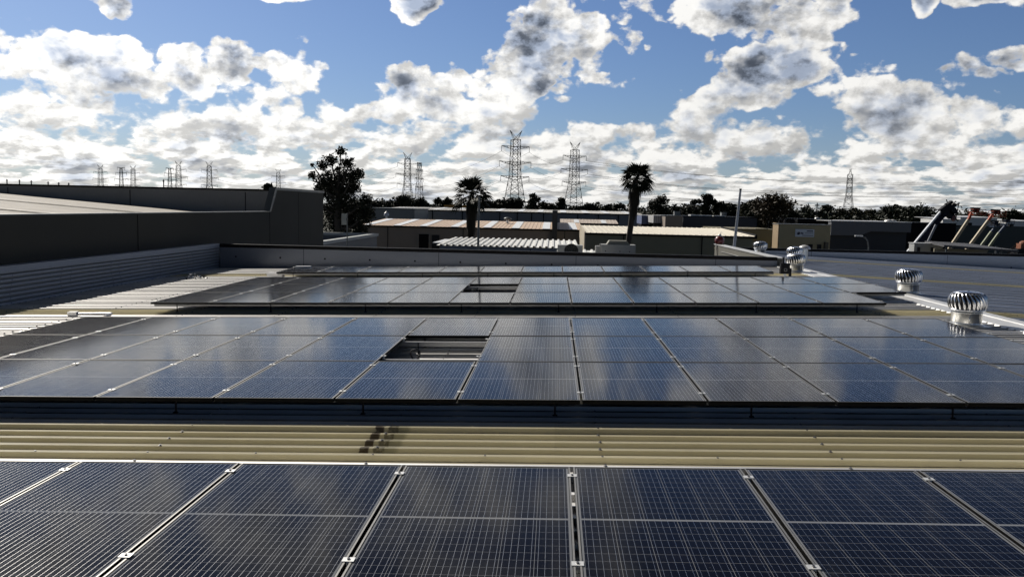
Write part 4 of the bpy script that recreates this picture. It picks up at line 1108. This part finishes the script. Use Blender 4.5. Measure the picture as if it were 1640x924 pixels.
pylon('c', 652, 673, 20, 'wide', 'lattice pylon with a wide V top, left of the bushy left palm')
pylon('d', 671, 600, 70, 'slim', 'slim lattice pylon overlapping the V topped one left of the bushy palm')
pylon('e', 162.5, 1030, 10, 'wide', 'leftmost wide topped pylon above the dark factory roofline', 1.0)
pylon('f', 195.5, 800, 15, 'slim', 'small slim pylon, second from the left above the factory roofline')
pylon('g', 214.5, 1040, 10, 'wide', 'V topped pylon just right of the small slim one above the factory roofline')
pylon('h', 273, 790, 15, 'slim', 'slim dark pylon overlapping the left side of a wide V topped pylon')
pylon('i', 287, 894, 10, 'wide', 'wide V topped pylon with a slim dark one against its left side')
pylon('j', 336, 894, 30, 'wide', 'lone pylon above the middle of the factory roofline')
pylon('k', 446, 1060, 15, 'wide', 'faint distant pylon left of the eucalyptus')
pylon('m', 1358, 794, 80, 'wide', 'pale end-on pylon at the right above the charcoal building', 1.0)
for i, (px, py) in enumerate(((11, 287), (31, 288), (50, 289), (77, 291), (94, 292), (110, 293), (262, 288))):
    a = at(px, py, 260)
    dsc = ['leftmost', 'second', 'third', 'fourth', 'fifth', 'sixth'][i] if i < 6 else ''
    o = thing('utility_pole', f'{dsc} small dark pole tip from the left above the factory parapet' if i < 6 else 'small dark pole tip left of the slim dark pylon', 'pole', (a.x, 260, GZ), 'far utility poles')
    mb = MB(); mb.tube([(a.x, 260, GZ), a], .17, 6); part('pole', mb, M['blackcap'], o)
    mb = MB(); mb.box(a.x-.4, a.x+.4, 259.9, 260.1, a.z-.55, a.z-.4); part('crossarm', mb, M['blackcap'], o)

def wire(p, q, sag, label, r=.06):
    p, q = Vector(p), Vector(q); pts = []
    for i in range(25):
        t = i/24; pt = p.lerp(q, t); pt.z -= sag*4*t*(1-t); pts.append(pt)
    mb = MB(); mb.tube(pts, r, 4, False)
    lone('power_line', mb, M['coping'], label, 'cable', 'high voltage wires', loc=p)
nmz = ['lowest', 'lowest', 'middle', 'middle', 'top', 'top']
for k in range(6):
    side = 'left' if k % 2 == 0 else 'right'
    a_, b2 = PYL['a'][k], PYL['b'][k]
    wire(a_, b2, 5, f'{nmz[k]} {side} wire from the tallest pylon to the big pylon on its right')
    rr_ = at(1720, {0: 322, 1: 322, 2: 300, 3: 308, 4: 287, 5: 290}[k], 420+k*6)
    wire(b2, rr_, 7, f'{nmz[k]} {side} wire from the right big pylon off to the right edge', .07)
    wire(a_, PYL['c'][k], 9, f'{nmz[k]} {side} wire from the tallest pylon to the V topped pylon on its left', .09)
for k in (0, 2, 4):
    wire(PYL['c'][k], PYL['k'][k], 12, f'faint {nmz[k]} wire from the V topped pylon to the one left of the eucalyptus', .11)
    wire(PYL['k'][k], PYL['j'][k], 10, f'faint {nmz[k]} wire from the distant pylon to the lone one above the factory', .12)
for k, (ya_, yb_) in enumerate(((296, 311), (318, 330))):
    wire(at(1052, ya_, 300), at(1730, yb_, 260), 2.5, f'{["upper", "lower"][k]} near wire passing behind the right palm towards the crane', .05)

# ------------------------------------------------------------------ trees
def leaf_mat(name, col):
    m_ = bpy.data.materials.new(name); m_.use_nodes = True
    nt = m_.node_tree; b = nt.nodes['Principled BSDF']
    tc = nt.nodes.new('ShaderNodeTexCoord')
    n1 = noise(nt, tc.outputs['Object'], .8, 3, .6); n2 = noise(nt, tc.outputs['Object'], 6.0, 2, .6)
    f = (n1*.9+n2*.7+.2)
    vm = nt.nodes.new('ShaderNodeVectorMath'); vm.operation = 'SCALE'; vm.inputs[0].default_value = col
    nt.links.new(f.s, vm.inputs['Scale']); nt.links.new(vm.outputs[0], b.inputs['Base Color'])
    b.inputs['Roughness'].default_value = .6; b.inputs['Specular IOR Level'].default_value = .25
    return m_
bark = mat('bark', (.06, .05, .04), .9, var=.3, vs=4)
gumleaf = leaf_mat('gum_leaf', (.022, .026, .014)); darkleaf = leaf_mat('dark_leaf', (.016, .022, .011)); olive = leaf_mat('olive_leaf', (.030, .032, .015)); rusty = leaf_mat('rusty_leaf', (.045, .034, .018))
def leaves(mb, c, rad, n, size, rng, fill=.55):
    """n leaf clumps inside an ellipsoid, denser at the rim of small lobes"""
    vs, fs = [], []
    for _ in range(n):
        while True:
            d = Vector((rng.gauss(0, 1), rng.gauss(0, 1), rng.gauss(0, 1)))
            if d.length > .01: break
        d.normalize(); rr_ = rng.random()**(fill)
        lump = 1+.16*math.sin(d.x*7+c[0])+.14*math.sin(d.z*9+c[2]*2)+.12*math.sin(d.y*8)
        p = Vector((c[0]+d.x*rad[0]*rr_*lump, c[1]+d.y*rad[1]*rr_*lump, c[2]+d.z*rad[2]*rr_*lump))
        s = size*rng.uniform(.55, 1.35)
        u = Vector((rng.gauss(0, 1), rng.gauss(0, 1), rng.gauss(0, .7))).normalized()*s
        w = u.cross(Vector((rng.gauss(0, 1), rng.gauss(0, 1), rng.gauss(0, 1)))).normalized()*s*rng.uniform(.3, .6)
        b_ = len(vs); vs += [p-u, p+w, p+u, p-w]; fs.append((b_, b_+1, b_+2, b_+3))
    mb.add(vs, fs)

# the big eucalyptus
EY = 66.0
E0 = at(545, 395, EY)
rng = random.Random(11)
eu = thing('eucalyptus', 'tall dark ragged eucalyptus rising behind the end of the dark factory', 'tree', (E0.x, EY, GZ))
mpx = EY/F_PX
clumps = [(546, 243, 10, 8), (530, 257, 14, 11), (516, 265, 10, 9), (556, 262, 12, 11), (500, 281, 8, 7), (500, 264, 3, 3), (565, 283, 15, 14), (575, 278, 10, 9), (545, 285, 24, 17), (522, 292, 20, 18), (530, 308, 26, 20), (512, 305, 12, 10),
          (552, 308, 20, 18), (566, 300, 13, 12), (545, 330, 24, 20), (570, 330, 20, 16), (586, 322, 13, 14), (586, 345, 15, 16), (562, 352, 24, 20), (538, 355, 24, 22), (575, 368, 18, 16), (548, 380, 26, 18), (595, 342, 8, 9), (524, 335, 14, 14), (530, 385, 24, 18), (568, 388, 20, 12),
          (563, 255, 3, 2), (541, 270, 5, 4), (508, 317, 8, 6)]
mb = MB(); tips = []
for i, (px, py, rx, ry) in enumerate(clumps):
    Yc = EY+rng.uniform(-1.4, 1.4)*(1 if ry > 9 else .5); c_ = at(px, py, Yc); r_ = (rx*mpx, rx*mpx*.9, ry*mpx); tips.append((c_, rx))
    ar = rx*ry
    r_ = tuple(v*.93 for v in r_); leaves(mb, c_, r_, int(60+ar*3.4), .105, rng, .5)
part('crown', mb, gumleaf, eu)
mb = MB(); base = Vector((E0.x, EY, GZ)); top = at(541, 300, EY)
trunk = [base, base.lerp(top, .35)+Vector((.2, 0, 0)), base.lerp(top, .65)+Vector((-.1, 0, 0)), top]
mb.tube(trunk, [.42, .34, .26, .15], 10)
for c_, rx in tips:
    t = max(.25, min(.95, (c_.z-GZ)/(top.z-GZ)*.80)); s0 = base.lerp(top, t); mid_ = s0.lerp(c_, .5)+Vector((rng.uniform(-.3, .3), 0, -.35)); mb.tube([s0, mid_, c_], [.12, .075, .03], 6, False)
part('trunk', mb, bark, eu)

# fan palms
def fan_palm(px, Y, crown, trunk_px, skirt, label, nfr=46, Rf=1.0, seed=1):
    rng = random.Random(seed)
    cc = at(crown[0], crown[1], Y)
    o = thing('fan_palm', label, 'palm tree', (at(trunk_px[-1][0], trunk_px[-1][1], Y).x, Y, GZ), 'fan palms')
    mb = MB(); pts = [at(a, b_, Y) for a, b_, _ in trunk_px]; rs = [w*Y/F_PX/2 for *_, w in trunk_px]
    pts.append(Vector((pts[-1].x-.1, Y, GZ))); rs.append(rs[-1]*1.2)
    mb.tube(pts, rs, 12); part('trunk', mb, bark, o)
    def frond(mb, root, d, L_, pet, seg=15, droop=.35, spread=150):
        d = d.normalized(); side = d.cross(Vector((0, 0, 1)))
        side = side.normalized() if side.length > .05 else Vector((1, 0, 0))
        upv = side.cross(d).normalized()
        roll_ = rng.uniform(-.5, .5); side, upv = side*math.cos(roll_)+upv*math.sin(roll_), upv*math.cos(roll_)-side*math.sin(roll_)
        hub = root+d*pet+Vector((0, 0, -droop*pet*.25))
        mb.tube([root, root+d*pet*.5, hub], .012, 4, False)
        for k in range(seg):
            a = R_(-spread/2+spread*k/(seg-1)+rng.uniform(-3, 3)); sd_ = d*math.cos(a)+side*math.sin(a)
            l_ = L_*(1-.25*abs(a)/R_(spread/2))*rng.uniform(.85, 1.1); wv = (side*math.cos(a)-d*math.sin(a))*.052*L_/1.0
            m1 = hub+sd_*l_*.55+Vector((0, 0, -droop*l_*.10)); tip = hub+sd_*l_+Vector((0, 0, -droop*l_*.62))+upv*rng.uniform(-.03, .03)
            mb.add([hub, m1-wv*1.1+upv*.03, m1+wv*1.1, tip-wv*.15, tip+wv*.15], [(0, 1, 2), (1, 3, 4, 2)])
    mb = MB()
    for i in range(nfr):
        az_ = i*2.39996+rng.uniform(-.2, .2); t = (i+.5)/nfr; el_ = R_(84-118*t**.9)
        d = Vector((math.cos(az_)*math.cos(el_), math.sin(az_)*math.cos(el_), math.sin(el_)))
        frond(mb, cc, d, Rf*rng.uniform(.50, .62), Rf*rng.uniform(.34, .55), droop=.25+.5*t)
    part('fronds', mb, darkleaf, o)
    # the skirt of dead fronds hanging round the trunk
    mb = MB(); n_ = skirt[4]
    for i in range(n_):
        t = rng.random(); py = skirt[0]+(skirt[1]-skirt[0])*t; pxx = skirt[2]+(skirt[3]-skirt[2])*t
        w = (skirt[5]*(1-t)**.45*min(1, .5+t*3))*Y/F_PX/2
        a = rng.uniform(0, 6.283); p = at(pxx, py, Y)+Vector((math.cos(a)*w*rng.uniform(.5, 1), math.sin(a)*w*rng.uniform(.5, 1), 0))
        l_ = rng.uniform(.25, .55)*Rf; q = p+Vector((math.cos(a)*.10, math.sin(a)*.10, -l_)); wv = Vector((-math.sin(a), math.cos(a), 0))*.05
        mb.add([p-wv, p+wv, q+wv*.3, q-wv*.3], [(0, 1, 2, 3)])
    part('dead_fronds', mb, rusty, o)
    return o
fan_palm(755, 60, (755, 312), [(756, 312, 7), (755, 345, 6), (754, 365, 6), (753, 392, 6)], (316, 374, 756, 754, 1100, 19), 'left palm, squat and bushy with a thick brown skirt, behind the slim mast', Rf=1.60, seed=4, nfr=40)
fan_palm(1020, 58, (1021, 286), [(1018, 286, 9), (1015, 325, 11), (1011, 355, 9), (1007, 385, 9), (1004, 400, 9)], (298, 338, 1017, 1014, 700, 20), 'taller right palm with a leaning bare trunk, behind the bigger air conditioner', Rf=1.42, seed=9, nfr=46)

def tree(px, ytop, wpx, Y, label, lf=None, shape='round', seed=0, cat='tree', name='tree'):
    rng = random.Random(seed*31+int(px)); lf = lf or darkleaf
    a = at(px, ytop-2, Y); k = Y/F_PX; W_ = wpx*k*1.22; H_ = a.z-GZ
    o = thing(name, label, cat, (a.x, Y, GZ), 'background trees')
    mb = MB(); size = max(.13, .55*Y/300)
    n = 9 if shape == 'round' else 7
    crown_h = min(H_*.8, max(W_*.8, 2.8 if shape != 'tall' else W_*1.7))
    cz = a.z-crown_h/2
    for i in range(n):
        t = rng.random()
        if shape == 'tall': dx, dz, r_ = rng.uniform(-.22, .22)*W_, (i/(n-1)-.5)*.8*crown_h, W_*rng.uniform(.26, .38)*(1.15-.5*i/n)
        elif shape == 'open': dx, dz, r_ = rng.uniform(-.4, .4)*W_, rng.uniform(-.4, .40)*crown_h, W_*rng.uniform(.13, .22)
        else: 
            an = rng.uniform(0, 6.28); q = rng.uniform(.15, .34); dx, dz, r_ = math.cos(an)*q*W_, math.sin(an)*q*crown_h, W_*rng.uniform(.2, .3)
        c_ = Vector((a.x+dx, Y+rng.uniform(-.25, .25)*W_, min(cz+dz, a.z-r_*.75)))
        leaves(mb, c_, (r_, r_, r_*.8), int(110+min(420, 14*(r_/size)**2)), size, rng, .45)
    part('crown', mb, lf, o)
    mb = MB(); mb.tube([(a.x, Y, GZ), (a.x+.1, Y, GZ+H_*.4), (a.x, Y, cz)], [.03*H_, .022*H_, .012*H_], 7)
    for i in range(4): mb.tube([(a.x, Y, GZ+H_*.35), (a.x+rng.uniform(-.3, .3)*W_, Y, cz+rng.uniform(-.1, .3)*crown_h)], [.012*H_, .005*H_], 5, False)
    part('trunk', mb, bark, o)
    return o
TREES = [
 (428, 295, 20, 120, 'small dark tree peeping over the factory parapet left of its raised end', 'round', 0),
 (598, 321, 34, 190, 'dark tree just right of the eucalyptus above the low greenish shed', 'round', 0),
 (618, 320, 26, 210, 'low dark tree above the pale conical cowl', 'round', 0),
 (644, 315, 30, 200, 'dark round tree at the foot of the V topped pylon', 'round', 1),
 (673, 317, 30, 205, 'dark tree at the foot of the slim pylon', 'round', 0),
 (703, 315, 30, 215, 'dark tree with a bare wisp on top left of the bushy palm', 'open', 0),
 (716, 321, 18, 210, 'small rounded tree tight against the bushy palm', 'round', 1),
 (786, 324, 24, 240, 'low tree right of the bushy palm', 'round', 0),
 (806, 321, 26, 250, 'low tree between the mast and the tallest pylon', 'round', 1),
 (826, 320, 24, 250, 'low tree in front of the foot of the tallest pylon', 'round', 0),
 (853, 311, 22, 230, 'pointed conifer like tree right of the tallest pylon', 'tall', 0),
 (876, 325, 22, 250, 'small domed tree midway between the two big pylons', 'round', 1),
 (902, 318, 16, 240, 'small upright tree against the left leg of the right big pylon', 'tall', 0),
 (925, 328, 26, 260, 'low bush like tree at the foot of the right big pylon', 'round', 0),
 (948, 327, 20, 260, 'low tree right of the right big pylon', 'round', 1),
 (974, 330, 20, 250, 'low domed tree left of the right palm', 'round', 0),
 (992, 328, 18, 240, 'small tree just left of the trunk of the right palm', 'open', 0),
 (1052, 315, 40, 150, 'tall dense conical tree right of the right palm', 'tall', 0),
 (1096, 325, 44, 160, 'wide dome shaped dark tree above the brown building', 'round', 0),
 (1130, 313, 18, 150, 'narrow upright tree left of the umbrella crowned one', 'tall', 0),
 (1117, 322, 22, 155, 'thin leaved tree between the dome shaped and the narrow tree', 'open', 0),
 (1153, 313, 34, 150, 'umbrella crowned tree with sky showing through, left of the leaning pole', 'open', 0),
 (1165, 326, 34, 165, 'low dark tree right behind the leaning pole', 'round', 0),
 (1205, 321, 34, 160, 'bushy tree right of the leaning pole', 'round', 2),
 (1300, 331, 26, 190, 'low tree with a thin pole before it, right of the big rusty tree', 'round', 0),
 (1321, 331, 24, 190, 'rounded tree left of the end-on pylon', 'round', 0),
 (1344, 334, 26, 200, 'low tree at the left foot of the end-on pylon', 'round', 1),
 (1372, 335, 36, 200, 'low broad tree at the right foot of the end-on pylon', 'round', 2),
 (1398, 338, 30, 200, 'small dull green tree above the charcoal building', 'round', 2),
 (1424, 331, 34, 190, 'domed tree above the two roof domes of the charcoal building', 'round', 0),
 (1448, 330, 28, 180, 'domed tree second left of the crane boom', 'round', 0),
 (1475, 330, 46, 150, 'big dense tree right behind the crane boom', 'round', 0),
 (1500, 345, 40, 140, 'dark tree filling the gap below the crane head', 'round', 0),
 (1545, 340, 34, 210, 'low dark tree behind the left orange basket', 'round', 0),
 (1578, 341, 26, 210, 'low dark tree between the two orange baskets', 'round', 0),
 (1623, 338, 28, 170, 'domed tree right of the boom lifts', 'round', 0),
 (1646, 346, 26, 190, 'low tree cut by the right edge', 'round', 0),
 (1265, 335, 36, 150, 'dark tree behind the right side of the big rusty tree', 'round', 0),
 (1216, 335, 36, 140, 'dark tree behind the left side of the big rusty tree', 'round', 0),
]
for i, (px, yt, w, Y, lab, sh, cm) in enumerate(TREES):
    tree(px, yt, w, Y, lab, [darkleaf, gumleaf, olive][cm], sh, i)
tree(1243, 312, 56, 100, 'big bushy rusty topped tree behind the beige sign building', rusty, 'round', 77)
# twiggy top, a thin antenna pole and the far wood
a = at(1309, 325, 150)
o = thing('antenna_pole', 'thin dark pole before the low trees above the beige building', 'pole', (a.x, 150, GZ))
mb = MB(); mb.tube([(a.x, 150, GZ), a], .09, 6); part('pole', mb, M['blackcap'], o)
mb = MB(); mb.box(a.x-.35, a.x+.35, 149.9, 150.1, a.z-.5, a.z-.35); part('crossarm', mb, M['blackcap'], o)
rng = random.Random(99); mb = MB()
for i in range(150):
    px = 560+i*7.6+rng.uniform(-4, 4); Y = rng.uniform(262, 330); hy = 333+.022*(px-889)
    a = at(px, hy-rng.uniform(1, 7)*(1 if px > 1000 else .8), Y); r_ = rng.uniform(3.0, 4.6)
    leaves(mb, (a.x, Y, a.z-r_*.7), (r_*1.15, r_, r_*.9), 110, .75, rng, .4)
    leaves(mb, (a.x, Y, a.z-r_*2.0), (r_*1.3, r_, r_*1.2), 70, .9, rng, .4)
blk = thing('black_hall', 'black hall wall filling the gap between the charcoal building and the green hall', 'building', (X(1500, 106), 107, GZ))
mb2 = MB(); mb2.box(X(1440, 106), X(1533, 106), 106, 108, GZ, zr(-.85)); part('wall', mb2, M['blackcap'], blk)
mb2 = MB(); mb2.box(X(1440, 106), X(1533, 106)+.1, 105.9, 108.1, zr(-.849), zr(-.80)); part('roof_edge', mb2, M['coping'], blk)
o = setting('distant_wood', mb, darkleaf, 'stuff')
rng = random.Random(5); mb = MB()
for i in range(90):
    px = 1040+i*7+rng.uniform(-4, 4); Y = rng.uniform(165, 190); hy = 333+.022*(px-889)
    a = at(px, hy+rng.uniform(-4, 5), Y); r_ = rng.uniform(1.8, 2.8)
    leaves(mb, (a.x, Y, a.z-r_), (r_*1.2, r_, r_*1.5), 90, .42, rng, .4)
setting('hedge_growth', mb, darkleaf, 'stuff')
